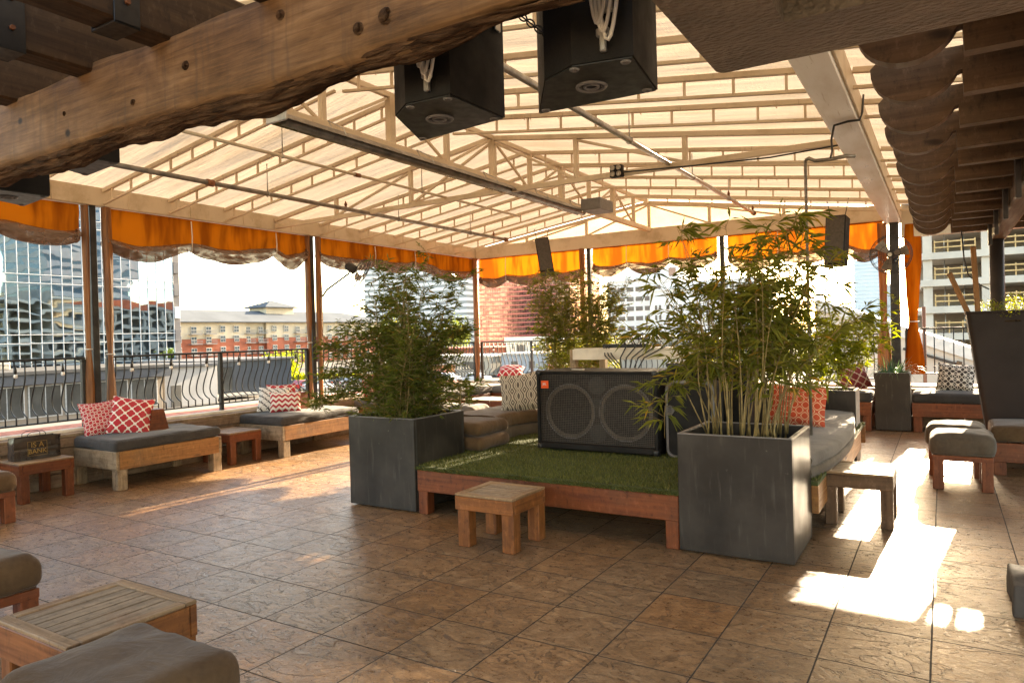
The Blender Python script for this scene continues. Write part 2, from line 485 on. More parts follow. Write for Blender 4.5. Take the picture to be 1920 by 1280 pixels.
def canvas():
    t = NT('canopy_canvas'); t.t.nodes.remove(t.b)
    o = t.geo('Position')
    a = t.noise(t.map(o, (.35, 1.2, 1)), 1.6, 6, .62, .4); b = t.noise(t.map(o, (.5, 3.5, .5)), 1.3, 5, .6); w = t.noise(t.map(o, (40, 3, 3)), 2, 3, .6)
    c = t.mix(t.sstep(a, .40, .74), (.295, .232, .172), (.235, .176, .120))
    c = t.mix(t.mul(t.sstep(b, .56, .74), .42), c, (.20, .148, .092))
    py = t.sep(o)
    seam = t.m_('ABSOLUTE', t.sub(t.m_('FRACT', t.m_('DIVIDE', py[1], 1.37)), .5))
    c = t.mix(t.mul(t.sstep(seam, .026, .020), .30), c, (.22, .16, .10))
    s3 = t.noise(t.map(o, (1.1, 2.6, 1)), 1.9, 7, .7, .8)
    c = t.mix(t.mul(t.sstep(s3, .60, .74), .45), c, (.21, .145, .08))
    d = t.n('ShaderNodeBsdfDiffuse'); tr = t.n('ShaderNodeBsdfTranslucent')
    t.link(c, d.inputs[0]); t.link(c, tr.inputs[0])
    mx = t.n('ShaderNodeMixShader'); mx.inputs[0].default_value = .62
    t.link(d.outputs[0], mx.inputs[1]); t.link(tr.outputs[0], mx.inputs[2]); t.link(mx.outputs[0], t.out.inputs[0])
    bp = t.n('ShaderNodeBump'); bp.inputs['Strength'].default_value = .6; bp.inputs['Distance'].default_value = .05
    t.link(t.add(t.mul(w, .3), b), bp.inputs['Height']); t.link(bp.outputs[0], d.inputs['Normal']); t.link(bp.outputs[0], tr.inputs['Normal'])
    return t.m
M['canvas'] = canvas()
def orange():
    t = NT('orange_fabric'); t.t.nodes.remove(t.b); o = t.geo('Position')
    a = t.noise(t.map(o, (5, 5, .7)), 1.3, 3, .5)
    c = t.mix(t.sstep(a, .38, .66), (.56, .150, .012), (.27, .062, .007))
    d = t.n('ShaderNodeBsdfDiffuse'); tr = t.n('ShaderNodeBsdfTranslucent')
    t.link(c, d.inputs[0]); t.link(c, tr.inputs[0])
    mx = t.n('ShaderNodeMixShader'); mx.inputs[0].default_value = .24
    t.link(d.outputs[0], mx.inputs[1]); t.link(tr.outputs[0], mx.inputs[2]); t.link(mx.outputs[0], t.out.inputs[0])
    return t.m
M['orange'] = orange()
def vinyl(name, c, opac):
    t = NT(name, .18, .6); o = t.geo('Position')
    a = t.noise(t.map(o, (4, 4, 9)), 1.6, 3, .5, .8)
    t.color(t.mix(t.sstep(a, .4, .65), c, tuple(x * .55 for x in c)))
    t.bump(a, .9, .03)
    tp = t.n('ShaderNodeBsdfTransparent'); tp.inputs[0].default_value = (.93, .86, .78, 1)
    mx = t.n('ShaderNodeMixShader'); t.link(t.lin(a, .35, .65, opac - .2, min(1, opac + .25)), mx.inputs[0])
    t.link(tp.outputs[0], mx.inputs[1]); t.link(t.b.outputs[0], mx.inputs[2]); t.link(mx.outputs[0], t.out.inputs[0])
    return t.m
M['vinyl'] = vinyl('clear_vinyl', (.235, .13, .08), .8)
M['curtain_roll'] = vinyl('rolled_vinyl', (.36, .15, .05), .95)
def turf():
    t = NT('turf', .8, .2)
    r = t.geo('Random Per Island')
    n = t.noise(t.geo('Position'), 5, 4, .6)
    c = t.ramp(r, [(0., (.045, .055, .010)), (.45, (.092, .102, .020)), (.8, (.16, .155, .035)), (1., (.26, .23, .08))])
    t.color(t.mix(t.mul(t.sstep(n, .4, .7), .5), c, (.10, .095, .03)))
    return t.m
M['turf'] = turf()
def leaf(name, c1, c2, c3, trans=.5):
    t = NT(name, .42, .4); r = t.geo('Random Per Island')
    c = t.ramp(r, [(0., c1), (.6, c2), (.93, c2), (1., c3)])
    t.color(c)
    tr = t.n('ShaderNodeBsdfTranslucent'); hs = t.n('ShaderNodeHueSaturation'); hs.inputs['Value'].default_value = 1.7; hs.inputs['Saturation'].default_value = 1.1
    t.link(c, hs.inputs['Color']); t.link(hs.outputs[0], tr.inputs[0])
    mx = t.n('ShaderNodeMixShader'); mx.inputs[0].default_value = trans
    t.link(t.b.outputs[0], mx.inputs[1]); t.link(tr.outputs[0], mx.inputs[2]); t.link(mx.outputs[0], t.out.inputs[0])
    return t.m
M['leaf_dark'] = leaf('bamboo_leaf', (.055, .075, .016), (.125, .148, .030), (.32, .20, .05), .5)
M['leaf_olive'] = leaf('olive_bamboo_leaf', (.080, .098, .017), (.185, .188, .036), (.42, .25, .06), .55)
M['leaf_lime'] = leaf('lime_bamboo_leaf', (.11, .14, .018), (.235, .25, .032), (.45, .35, .07), .55)
M['leaf_grass'] = leaf('blade_leaf', (.03, .06, .03), (.07, .12, .05), (.2, .24, .12), .4)
M['culm'] = plain('bamboo_culm', (.23, .16, .06), .5, 0, .4, .4, 14)
M['culm_green'] = plain('green_culm', (.20, .19, .04), .5, 0, .4, .4, 14)

def pillow_mat(name, kind, bg, fg, s=6.):
    t = NT(name, .9, .15)
    uv = t.coord('UV'); u, v, _ = t.sep(uv)
    k = 2 * PI * s
    cu, cv = t.cos(t.mul(u, k)), t.cos(t.mul(v, k))
    if kind == 'quatrefoil':
        def quat(off):
            p = t.add(t.mul(u, s), off); q = t.add(t.mul(v, s), off)
            ax = t.m_('ABSOLUTE', t.sub(p, t.m_('ROUND', p))); ay = t.m_('ABSOLUTE', t.sub(q, t.m_('ROUND', q)))
            def ln(a, b): return t.m_('SQRT', t.add(t.mul(a, a), t.mul(b, b)))
            return t.m_('MINIMUM', ln(t.sub(ax, .18), ay), ln(ax, t.sub(ay, .18)))
        mask = t.sstep(t.m_('MINIMUM', quat(0.), quat(.5)), .175, .205)
    elif kind == 'links':
        a = t.m_('ABSOLUTE', t.sin(t.mul(t.add(u, v), k * .5))); b = t.m_('ABSOLUTE', t.sin(t.mul(t.sub(u, v), k * .5)))
        ring = t.m_('ABSOLUTE', t.sub(t.add(cu, cv), .55)); ring2 = t.m_('ABSOLUTE', t.add(t.add(cu, cv), .55))
        mask = t.m_('MAXIMUM', t.sub(1., t.sstep(ring, .14, .34)), t.sub(1., t.sstep(ring2, .14, .34)))
    elif kind == 'chevron':
        tri = t.m_('PINGPONG', t.mul(u, s), .5)
        w = t.m_('FRACT', t.add(t.mul(v, s * 1.15), tri))
        mask = t.mul(t.sstep(w, .0, .05), t.sub(1., t.sstep(w, .48, .54)))
    elif kind == 'lattice':
        a = t.m_('ABSOLUTE', t.add(t.sin(t.mul(v, k)), t.mul(t.sin(t.mul(u, k)), 1.)))
        b = t.m_('ABSOLUTE', t.sub(t.sin(t.mul(v, k)), t.mul(t.sin(t.mul(u, k)), 1.)))
        r2 = t.m_('ABSOLUTE', t.sub(t.add(cu, cv), 1.0))
        mask = t.m_('MAXIMUM', t.sub(1., t.sstep(t.m_('MINIMUM', a, b), .12, .3)), t.sub(1., t.sstep(r2, .1, .28)))
    elif kind == 'ogee':
        w = t.m_('PINGPONG', t.add(t.mul(u, s), t.mul(t.sin(t.mul(v, k * .55)), .22)), .5)
        w2 = t.m_('PINGPONG', t.sub(t.mul(u, s), t.mul(t.sin(t.mul(v, k * .55)), .22)), .5)
        q = t.m_('FRACT', t.mul(t.m_('MINIMUM', w, w2), 5.))
        mask = t.mul(t.sstep(q, .05, .18), t.sub(1., t.sstep(q, .5, .65)))
    elif kind == 'dashes':
        iu = t.m_('FRACT', t.mul(t.add(u, v), s)); iv = t.m_('FRACT', t.mul(t.sub(u, v), s))
        d1 = t.mul(t.sub(1., t.sstep(t.m_('ABSOLUTE', t.sub(iu, .5)), .10, .14)), t.sub(1., t.sstep(t.m_('ABSOLUTE', t.sub(iv, .5)), .36, .4)))
        d2 = t.mul(t.sub(1., t.sstep(t.m_('ABSOLUTE', t.sub(iv, .0)), .10, .14)), t.sub(1., t.sstep(t.m_('ABSOLUTE', t.sub(iu, .5)), .3, .4)))
        mask = t.m_('MAXIMUM', d1, d2)
    col = t.mix(mask, bg, fg)
    n = t.noise(t.coord('Object'), 7, 4, .6)
    t.color(t.mix(t.lin(n, .3, .7, 0., .3), col, t.mix(.5, col, (.35, .25, .18))))
    t.bump(t.add(t.noise(t.coord('Object'), 220, 1, .5), t.mul(t.noise(t.coord('Object'), 9, 4, .6, 1.), 3.)), .35, .008)
    return t.m
WHT = (.78, .72, .62); RED = (.46, .028, .04); CORAL = (.55, .07, .03); BLK = (.03, .028, .027); GREY = (.13, .11, .095)
M['p_quat'] = pillow_mat('red_quatrefoil', 'quatrefoil', RED, WHT, 3.6)
M['p_links'] = pillow_mat('red_links', 'links', RED, WHT, 6.)
M['p_chev'] = pillow_mat('red_chevron', 'chevron', WHT, RED, 5.)
M['p_dash'] = pillow_mat('black_dashes', 'dashes', (.72, .68, .6), BLK, 4.2)
M['p_coral'] = pillow_mat('coral_links', 'links', CORAL, (.72, .45, .28), 5.2)
M['p_ogee'] = pillow_mat('grey_ogee', 'ogee', GREY, (.62, .55, .45), 3.2)
M['p_lat'] = pillow_mat('black_lattice', 'lattice', BLK, (.68, .62, .54), 3.)
M['p_plum'] = pillow_mat('plum_quatrefoil', 'quatrefoil', (.2, .03, .035), (.55, .42, .35), 3.)
# ------------------------------------------------------------------ terrace shell
X0, X1, YB = -8.6, 3.2, 12.6
m = MB(); b0 = len(m.v)
m.v += [(X0 + .02, -7, 0), (X1, -7, 0), (X1, YB, 0), (X0 + .02, YB, 0)]; m.face([0, 1, 2, 3])
tag(m.build('floor', M['floor'], None, (-3, 3, 0)), 'brown slate textured square floor tiles of the roof terrace', 'floor', kind='structure')

brick_red = plain('red_coping', (.42, .16, .11), .8, 0, .2, .3, 9, .4, 40)
pale_cap = plain('pale_cap', (.72, .66, .56), .6, 0, .3, .15, 7)
def low_wall(name, label, p0, p1, nrm, post_at, group=None):
    """plank curb below a railing. nrm = outward direction"""
    p0, p1, nv = Vector(p0), Vector(p1), Vector(nrm)
    t = thing(name, label, 'low wall', p0, group)
    L = (p1 - p0).length; d = (p1 - p0).normalized()
    zs = [(0.0, .15, .0), (.155, .30, .012), (.305, .43, -.004), (.435, .535, .02)]
    for z0, z1, o in zs:
        mb = MB(); n = max(2, int(L / 2.4)); 
        for i in range(n):
            a = p0 + d * (L * i / n + .003); b = p0 + d * (L * (i + 1) / n - .003)
            c = Vector((0, 0, (z0 + z1) / 2)) + nv * (-.26 + .03 - o)
            mb.bar(a + c, b + c, .055, z1 - z0, .006)
        mb.build('plank_board', M['curb_wood'], t)
    mb = MB(); c = Vector((0, 0, .555)) + nv * (-.12); mb.bar(p0 + c, p1 + c, .28, .035, .006); mb.build('cap', M['worn_wood'], t)
    mb = MB(); c = Vector((0, 0, .592)) + nv * (-.05); mb.bar(p0 + c, p1 + c, .10, .035, .004); mb.build('kerb_strip', pale_cap, t)
    mb = MB(); c = Vector((0, 0, .575)) + nv * (.26); mb.bar(p0 + c, p1 + c, .52, .05, .004); mb.build('coping', brick_red, t)
    return t
low_wall('low_wall', 'brown plank curb with pale cap under the left railing', (X0, -6, 0), (X0, YB - .3, 0), (-1, 0, 0), [])
low_wall('low_wall', 'brown plank curb with pale cap along the far end of the terrace', (X0, YB, 0), (X1, YB, 0), (0, 1, 0), [])

# building under the terrace
m = MB(); m.box(-9.2, X1 + .3, -9, 13.2, -5.5, -.02, .01)
tag(m.build('building', plain('podium_wall', (.34, .27, .22), .8), None, (-3, 3, -5.5)), 'storey of the building carrying the roof terrace', 'building')

# ------------------------------------------------------------------ railings
def baluster_mesh(belly, z0, z1, nrm):
    nv = Vector(nrm); pts = []
    H = z1 - z0
    if belly:
        prof = [(0, 0), (.22, 0), (.32, .012), (.42, .045), (.52, .082), (.62, .108), (.70, .115), (.77, .100), (.82, .068), (.86, .022), (.875, -.012), (1., -.015)]
    else: prof = [(0, 0), (1, 0)]
    for f, o in prof: pts.append(Vector((0, 0, z1 - f * H)) + nv * o)
    mb = MB(); mb.tube(pts, .0085, 6); 
    if not belly:
        for z in (z0 + .1,): mb.ring((0, 0, z), .012, .009, (0, 0, 1), 8, 5)
    return mb
PROTO = {}
def railing(label, p0, p1, nrm, posts=(), belly=True, zt=1.41, zb=.70, step=.104):
    p0, p1 = Vector(p0), Vector(p1)
    t = thing('railing', label, 'railing', p0, 'black iron railings round the terrace')
    L = (p1 - p0).length; d = (p1 - p0).normalized(); zv = Vector((0, 0, 1))
    MB().bar(p0 + zv * zt, p1 + zv * zt, .045, .026, .004).build('top_rail', M['iron'], t)
    MB().bar(p0 + zv * zb, p1 + zv * zb, .032, .018, .003).build('bottom_rail', M['iron'], t)
    ps = [0.015, L - .015] + list(posts)
    for s in ps:
        q = p0 + d * s
        MB().bar(q + zv * .57, q + zv * (zt - .012), .05, .05, .004).build('post', M['iron'], t)
    key = (belly, nrm)
    if key not in PROTO:
        PROTO[key] = baluster_mesh(belly, zb, zt - .01, nrm).build('baluster', M['iron'], None, (0, 0, 0)).data
        o = [x for x in bpy.data.objects if x.data == PROTO[key]][0]; bpy.data.objects.remove(o)
    n = int(L / step)
    for i in range(1, n):
        s = L * i / n
        if any(abs(s - q) < .04 for q in ps): continue
        o = bpy.data.objects.new('baluster', PROTO[key]); COL.objects.link(o); o.parent = t; o.location = d * s
        KIDS[o.name] = []
    return t
LW = (-1, 0, 0); BW = (0, 1, 0)
railing('black railing with bellied bars in front of the low shop roof, nearest on the left', (X0, 1.9, 0), (X0, 4.42, 0), LW)
railing('black railing with bellied bars and a middle post behind the pillow daybeds on the left', (X0, 4.68, 0), (X0, 7.82, 0), LW, [1.56])
railing('black railing with bellied bars running behind the bushy left bamboo', (X0, 8.06, 0), (X0, 12.5, 0), LW, [2.2])
railing('black railing with bellied bars at the far left corner beside the pink tower view', (-8.5, YB, 0), (-6.0, YB, 0), BW, [1.25])
railing('black railing with bellied bars behind the white console table', (-5.78, YB, 0), (-3.4, YB, 0), BW)
railing('black railing with bellied bars hidden behind the right bamboo', (-3.2, YB, 0), (-.74, YB, 0), BW)
railing('black railing with straight collared bars in front of the ramp at right', (-.5, YB, 0), (1.9, YB, 0), BW, (), False, 1.48, .79, .125)

# string lights hanging along the rails
glow = plain('bulb_glass', (.85, .82, .76), .12, 0, .6, .03, 5)
def lights(label, p0, p1, z, n, hang):
    p0, p1 = Vector(p0), Vector(p1)
    t = thing('string_lights', label, 'string lights', p0)
    pts = []
    for i in range(n * 4 + 1):
        f = i / (n * 4); q = p0.lerp(p1, f); q.z = z - .012 - .018 * abs(math.sin(PI * f * n))
        pts.append(q)
    MB().tube(pts, .004, 5).build('wire', M['black_cable'], t)
    for k in range(n):
        q = p0.lerp(p1, (k + .5) / n); q.z = z - .03
        mb = MB(); mb.tube([q, q - Vector((0, 0, hang)), q - Vector((0, 0, hang + .05))], [.004, .013, .015], 7)
        s = mb.build('socket', M['black_plastic'], t)
        c = q - Vector((0, 0, hang + .07))
        prof = [(.03, .009), (.02, .016), (.0, .022), (-.014, .018), (-.022, .003)]
        MB().tube([c + Vector((0, 0, a)) for a, r in prof], [r for a, r in prof], 10).build('bulb', glow, t)
lights('clear bulbs on a black wire along the near left railing', (X0 + .04, 2.0, 0), (X0 + .04, 4.4, 0), 1.39, 5, .05)
lights('clear bulbs on a black wire along the railing behind the daybeds', (X0 + .04, 4.7, 0), (X0 + .04, 7.8, 0), 1.39, 6, .05)
lights('clear bulbs on a black wire along the far railing beside the corner', (-8.4, YB - .04, 0), (-6.0, YB - .04, 0), 1.39, 5, .05)

# ------------------------------------------------------------------ canopy
EL, ER, RX = -8.55, -.66, -4.62     # left eave, right eave, ridge
ZE, ZR = 3.42, 3.99
YN, YF = 1.55, 12.62
can = thing('canopy', 'cream canvas canopy on a welded steel frame over the whole terrace', 'canopy', (RX, 7, 0))
def roofz(x):
    return ZR - (ZR - ZE) * (abs(x - RX) / (RX - EL))
RY = [2.05, 2.92, 3.78, 4.66, 5.5, 6.33, 7.2, 8.1, 9.0, 9.9, 10.85, 11.75]
def canvas_panel(xa, xb):
    nx, ny = 16, 120
    P = []; 
    for i in range(nx + 1):
        x = xa + (xb - xa) * i / nx; row = []
        for j in range(ny + 1):
            y = YN + (YF - YN) * j / ny
            lo = max([r for r in RY if r <= y] or [YN]); hi = min([r for r in RY if r > y] or [YF])
            f = (y - lo) / max(hi - lo, 1e-3)
            sag = .028 * math.sin(PI * f) * math.sin(PI * min(1, max(0, i / nx)))
            z = roofz(x) - sag + .012 + .006 * mnoise.noise(Vector((x * 2, y * 3, 1)))
            row.append((x, y, z))
        P.append(row)
    return MB().grid(P)
canvas_panel(EL - .1, RX).build('canvas_panel', M['canvas'], can)
canvas_panel(RX, ER + .02).build('canvas_panel', M['canvas'], can)
# canvas apron that continues past the right beam, lower
P = [[(ER + .02 + (1.0) * i / 4, YN + (YF - YN) * j / 40, ZE + .014 - .19 * i / 4) for j in range(41)] for i in range(5)]
MB().grid(P).build('canvas_panel', M['canvas'], can)
# gable
m = MB(); m.v += [(EL - .1, YF - .02, ZE - .02), (ER, YF - .02, ZE - .02), (RX, YF - .02, ZR)]; m.face([0, 1, 2]); m.build('gable_panel', M['canvas'], can)
# eave beams
m = MB(); m.box(EL - .1, EL + .02, YN, YF + .02, 3.21, 3.43, .006)
for y in RY:
    m.box(EL + .02, EL + .03, y + .3, y + .315, 3.215, 3.38, .002)
m.build('eave_beam', M['cream'], can)
m = MB(); m.box(EL + .023, ER - .12, YF - .12, YF + .0, 3.19, 3.43, .006); m.build('eave_beam', M['cream'], can)
m = MB(); m.box(-.765, -.535, 1.2, 12.7, 3.14, 3.365, .008); wb = m.build('eave_beam', M['white_beam'], can)
wb['label'] = 'broad white beam'
MB().box(-.532, -.515, 1.2, 12.69, 3.16, 3.34, .003).build('fascia_board', M['cream'], can)
def ladder(y, xa, xb):
    m = MB()
    za, zb = roofz(xa) - .03, roofz(xb) - .03
    if abs(xa - RX) < .1: za -= .02
    m.bar((xa, y, za), (xb, y, zb), .045, .045, .004)
    m.bar((xa, y, za - .155), (xb, y, zb - .15), .03, .026, .003)
    n = 10
    for k in range(n):
        f = (k + .5) / n; x = xa + (xb - xa) * f; z = za + (zb - za) * f
        m.bar((x, y, z - .02), (x, y, z - .145), .026, .018, .002, (1, 0, 0))
    if random.random() < .8:      # lashing cords
        for k in range(6):
            x = xa + (xb - xa) * random.random(); z = za + (zb - za) * (x - xa) / (xb - xa)
            m.tube([(x, y - .026, z + .02), (x + .006, y - .028, z - .03), (x + .02, y - .022, z - .05)], .004, 5)
    return m
for y in RY:
    if abs(y - 7.2) < .05: continue
    ladder(y, EL + .03, RX - .05).build('rafter', M['cream'], can)
    ladder(y, RX + .05, ER - .1).build('rafter', M['cream'], can)
    m = MB(); m.bar((ER + .15, y, ZE - .08), (ER + .95, y, ZE - .20), .04, .04, .003); m.bar((ER + .15, y, ZE - .2), (ER + .95, y, ZE - .30), .026, .026, .003)
    for q in (.3, .55, .8): m.bar((ER + q, y, ZE - .09 - q * .13), (ER + q, y, ZE - .2 - q * .12), .02, .018, .002, (1, 0, 0))
    m.build('rafter', M['cream'], can)
# ridge truss
m = MB(); m.bar((RX, YN, ZR - .05), (RX, YF - .1, ZR - .05), .05, .055, .004); m.bar((RX, YN, 3.43), (RX, YF - .1, 3.43), .085, .075, .005)
ky = [1.75, 2.65, 3.55, 4.45, 5.35, 6.27, 7.2, 8.1, 9.0, 9.92, 10.85, 11.75]
for i, y in enumerate(ky):
    w = .075 if i % 2 == 0 or abs(y - 7.2) < .1 else .055
    m.bar((RX, y, 3.46), (RX, y, ZR - .07), w, w, .004)
    if i + 1 < len(ky):
        a, b = (3.47, ZR - .09) if i % 2 == 0 else (ZR - .09, 3.47)
        m.bar((RX, y + .05, b), (RX, ky[i + 1] - .05, a), .028, .028, .003)
m.build('ridge_truss', M['cream'], can)
def cross(y, zc, wid, zcr=None):
    m = MB(); zcr = zcr or zc
    m.bar((EL + .03, y, zc), (RX, y, zc + .02), wid, wid + .01, .004); m.bar((RX, y, zc + .02), (ER - .1, y, zcr), wid, wid + .01, .004)
    m.bar((EL + .03, y, roofz(EL) - .06), (RX - .02, y, ZR - .06), .055, .055, .004); m.bar((RX + .02, y, ZR - .06), (ER - .1, y, roofz(ER) - .06), .055, .055, .004)
    xs = [-7.25, -5.9, RX, -3.5, -2.25]
    for x in xs: m.bar((x, y, zc + .03), (x, y, roofz(x) - .08), .05, .05, .004, (0, 1, 0))
    for a, b, up in ((-7.25, -5.9, 1), (-5.9, RX, 1), (-3.5, RX, 1), (-2.25, -3.5, 1)):
        m.bar((a, y, zc + .03), (b, y, roofz(b) - .1), .03, .03, .003)
    return m
cross(7.2, 3.26, .05).build('cross_truss', M['cream'], can)
cross(YF - .1, 3.41, .045).build('cross_truss', M['cream'], can)
MB().box(-.53, 3.2, YF - .1, YF - .02, 2.9, 3.44, .006).build('eave_beam', M['cream'], can)  # added board hidden behind the rafter tails, cuts sun on the right floor
# posts
for (x, y, h) in ((EL - .05, 4.55, 3.21), (EL - .05, 7.94, 3.21), (EL - .05, YF - .05, 3.21), (-5.88, YF - .06, 3.19), (-3.3, YF - .06, 3.19)):
    m = MB(); m.bar((x, y, .02), (x, y, h), .075, .075, .006); m.build('post', M['post_steel'], can)
m = MB(); m.bar((-.63, YF - .1, .02), (-.63, YF - .1, 3.14), .13, .13, .008); m.build('post', M['post_steel'], can)

# ------------------------------------------------------------------ rolled curtains
def rolled_curtain(label, p0, p1, inn, orange_h, ties, sag, seed, ztop=3.2, group=None):
    p0, p1, iv = Vector(p0), Vector(p1), Vector(inn)
    t = thing('rolled_curtain', label, 'curtain', (p0.x, p0.y, 0), group)
    d = p1 - p0; L = d.length; d.normalize()
    n = int(L / .035)
    ks = [0.] + list(ties) + [1.]
    def droop(f):
        for a, b in zip(ks, ks[1:]):
            if a <= f <= b: return max(0., math.sin(PI * (f - a) / (b - a))) ** .8
        return 0
    def zc(f): return ztop - orange_h(f) - sag * droop(f) * (.6 + .8 * abs(mnoise.noise(Vector((f * 3 + seed * 9, 1, 2))))) - .03 * mnoise.noise(Vector((f * L * .9 + seed * 4, 5, 1)))
    P = []
    for i in range(n + 1):
        f = i / n; q = p0 + d * L * f; row = []
        zb = zc(f) - .02
        for j in range(13):
            g = j / 12
            amp = .035 * g * (1.2 - g)
            o = amp * (mnoise.noise(Vector((f * L * 3.2 + seed * 5, g * 1.6 + f * 2, seed))) * 2.2 + .7 * math.sin(f * L * 7 + 5 * g + seed))
            z = ztop + (zb - ztop) * g
            row.append(q + iv * (.03 + o) + Vector((0, 0, z)))
        P.append(row)
    MB().grid(P).build('valance', M['orange'], t)
    P = []; na = 16
    for i in range(n + 1):
        f = i / n; q = p0 + d * L * f; row = []; dr = droop(f)
        c = zc(f) - .045 - .02 * dr
        ra = .052 + .05 * dr; rb = .042 + .014 * dr
        for k in range(na + 1):
            a = 2 * PI * k / na
            w = mnoise.noise(Vector((f * L * 2.4 + seed * 3 + math.sin(a) * .8, math.cos(a) * 1.3 + f * L * .5, seed))) * .040 + math.sin(a * 4 + f * L * 7 + 3 * mnoise.noise(Vector((f * L, seed, 0)))) * .009
            row.append(q + iv * (.035 + (rb + w) * math.cos(a)) + Vector((0, 0, c + (ra + w) * math.sin(a))))
        P.append(row)
    MB().grid(P).build('vinyl_roll', M['vinyl'], t)
    for f in ties:
        q = p0 + d * L * f
        z1, z0 = ztop - .03, zc(f) - .11
        MB().tube([q + iv * .085 + Vector((0, 0, z1)), q + iv * .10 + Vector((0, 0, (z0 + z1) / 2)), q + iv * .09 + Vector((0, 0, z0)), q + iv * .0 + Vector((0, 0, z0 - .02)), q - iv * .03 + Vector((0, 0, z0 + .05))], .007, 6).build('strap', M['white_paint'], t)
    # rolled loose end like a scroll
    for f, sg in ((0.0, 1), (1., -1)):
        q = p0 + d * (L * f + .03 * sg); z = zc(f) - .06
        pts = []
        for k in range(26):
            a = k * .62; r = .075 - .0022 * k
            pts.append(q + d * sg * (.0 + .012 * math.sin(a * .3)) + iv * (.04 + r * math.cos(a)) + Vector((0, 0, z + r * math.sin(a) * 1.2)))
        MB().tube(pts, .011, 5).build('rolled_end', M['vinyl'], t)
    return t
XW = EL - .06
cg = 'rolled curtains hung from the eaves'
rolled_curtain('orange curtain with rolled clear bottom at far left, above the glass tower', (XW, 1.7, 0), (XW, 4.40, 0), (1, 0, 0), lambda f: .30, (.3, .66), .06, 1, group=cg)
rolled_curtain('orange curtain rolled up over the apartment block, between the two left posts', (XW, 4.66, 0), (XW, 7.84, 0), (1, 0, 0), lambda f: .36 - .12 * f, (.36, .8), .12, 2, group=cg)
rolled_curtain('orange curtain rolled up behind the left wall fan', (XW, 8.04, 0), (XW, 12.46, 0), (1, 0, 0), lambda f: .24 + .03 * math.sin(f * 9), (.3, .55), .10, 3, group=cg)
rolled_curtain('bright orange curtain behind the tilted hanging loudspeaker', (-8.46, YF - .04, 0), (-5.97, YF - .04, 0), (0, -1, 0), lambda f: .42 - .04 * f, (.28, .7), .10, 4, group=cg)
rolled_curtain('bright orange curtain above the white office building', (-5.8, YF - .04, 0), (-3.38, YF - .04, 0), (0, -1, 0), lambda f: .34 - .05 * f, (.3, .64), .12, 5, group=cg)
rolled_curtain('bright orange curtain behind the tall right bamboo', (-3.2, YF - .04, 0), (-.78, YF - .04, 0), (0, -1, 0), lambda f: .36 + .03 * math.sin(f * 8), (.35, .78), .12, 6, group=cg)

def side_curtain(label, x, y, z0, z1, w, dep, mat, seed, lean=0., group='gathered side curtains tied to the posts'):
    t = thing('side_curtain', label, 'curtain', (x, y, z0), group)
    P = []; n = 40
    for i in range(n + 1):
        f = i / n; z = z0 + (z1 - z0) * f; row = []
        k = 1 + .35 * math.sin(f * 7 + seed) * (1 - f) - .25 * math.exp(-((f - .35) / .1) ** 2)
        for j in range(19):
            a = 2 * PI * j / 18
            fold = .25 * math.sin(3 * a + seed) + .18 * math.sin(5 * a + f * 3) + .4 * mnoise.noise(Vector((math.cos(a) * 1.5 + seed * 3, math.sin(a) * 1.5, f * 5)))
            row.append((x + lean * f + dep * k * math.cos(a) * (1 + fold * .5), y + w * k * math.sin(a) * (1 + fold * .5), z))
        P.append(row)
    MB().grid(P).build('gathered_cloth', mat, t)
    MB().ring((x + lean * .35, y, z0 + (z1 - z0) * .35), max(w, dep) * .82, .008, (0, 0, 1), 16, 5).build('strap', M['white_paint'], t)
sg = None
def brown_roll():
    t = NT('gathered_tan', .45, .4); o = t.geo('Position')
    a = t.noise(t.map(o, (9, 9, .8)), 2., 5, .6)
    c = t.mix(t.sstep(a, .36, .66), (.40, .17, .06), (.20, .085, .035))
    t.color(c)
    tr = t.n('ShaderNodeBsdfTranslucent'); t.link(c, tr.inputs[0])
    mx = t.n('ShaderNodeMixShader'); mx.inputs[0].default_value = .35
    t.link(t.b.outputs[0], mx.inputs[1]); t.link(tr.outputs[0], mx.inputs[2]); t.link(mx.outputs[0], t.out.inputs[0])
    return t.m
BR = brown_roll()
side_curtain('tan curtain gathered on the near side of the left front post', EL - .02, 4.46, .60, 3.2, .04, .035, BR, 1)
side_curtain('brown curtain gathered on the far side of the left front post', EL + .0, 4.70, .50, 3.2, .052, .045, BR, 2)
side_curtain('thin pale curtain edge left of the second left post', EL - .02, 7.85, .6, 3.2, .04, .04, BR, 3)
side_curtain('brown curtain gathered right of the second left post', EL + .0, 8.05, .5, 3.2, .046, .04, BR, 4)
side_curtain('golden curtain gathered round the far left corner post', EL + .02, YF - .14, .6, 3.2, .055, .055, BR, 5)
side_curtain('narrow brown curtain gathered beside the post behind the hanging loudspeaker', -6.02, YF - .1, 1.4, 3.2, .05, .05, BR, 6)
side_curtain('dull orange curtain gathered left of the right corner post', -.80, YF - .12, .75, 3.15, .06, .065, BR, 7)
side_curtain('bright orange curtain hanging in folds right of the right corner post', -.40, YF - .05, .78, 3.1, .07, .10, M['orange'], 8)

t = thing('shade_curtain', 'added orange curtain out of view at the far right, shading the terrace floor', 'curtain', (2.2, YF - .06, .6))  # unseen curtain added to keep sun off the near right floor
P = []
for i in range(121):
    x = 1.12 + 2.08 * i / 120
    P.append([(x, YF - .1 + .035 * math.sin(x * 21) + .02 * mnoise.noise(Vector((x * 4, k * .3, 8))), .62 + (3.0 - .62) * k / 14) for k in range(15)])
MB().grid(P).build('gathered_cloth', M['orange'], t)
MB().tube([(1.1, YF - .1, 3.0), (3.2, YF - .1, 3.0)], .014, 8).build('curtain_rail', M['galv'], t)
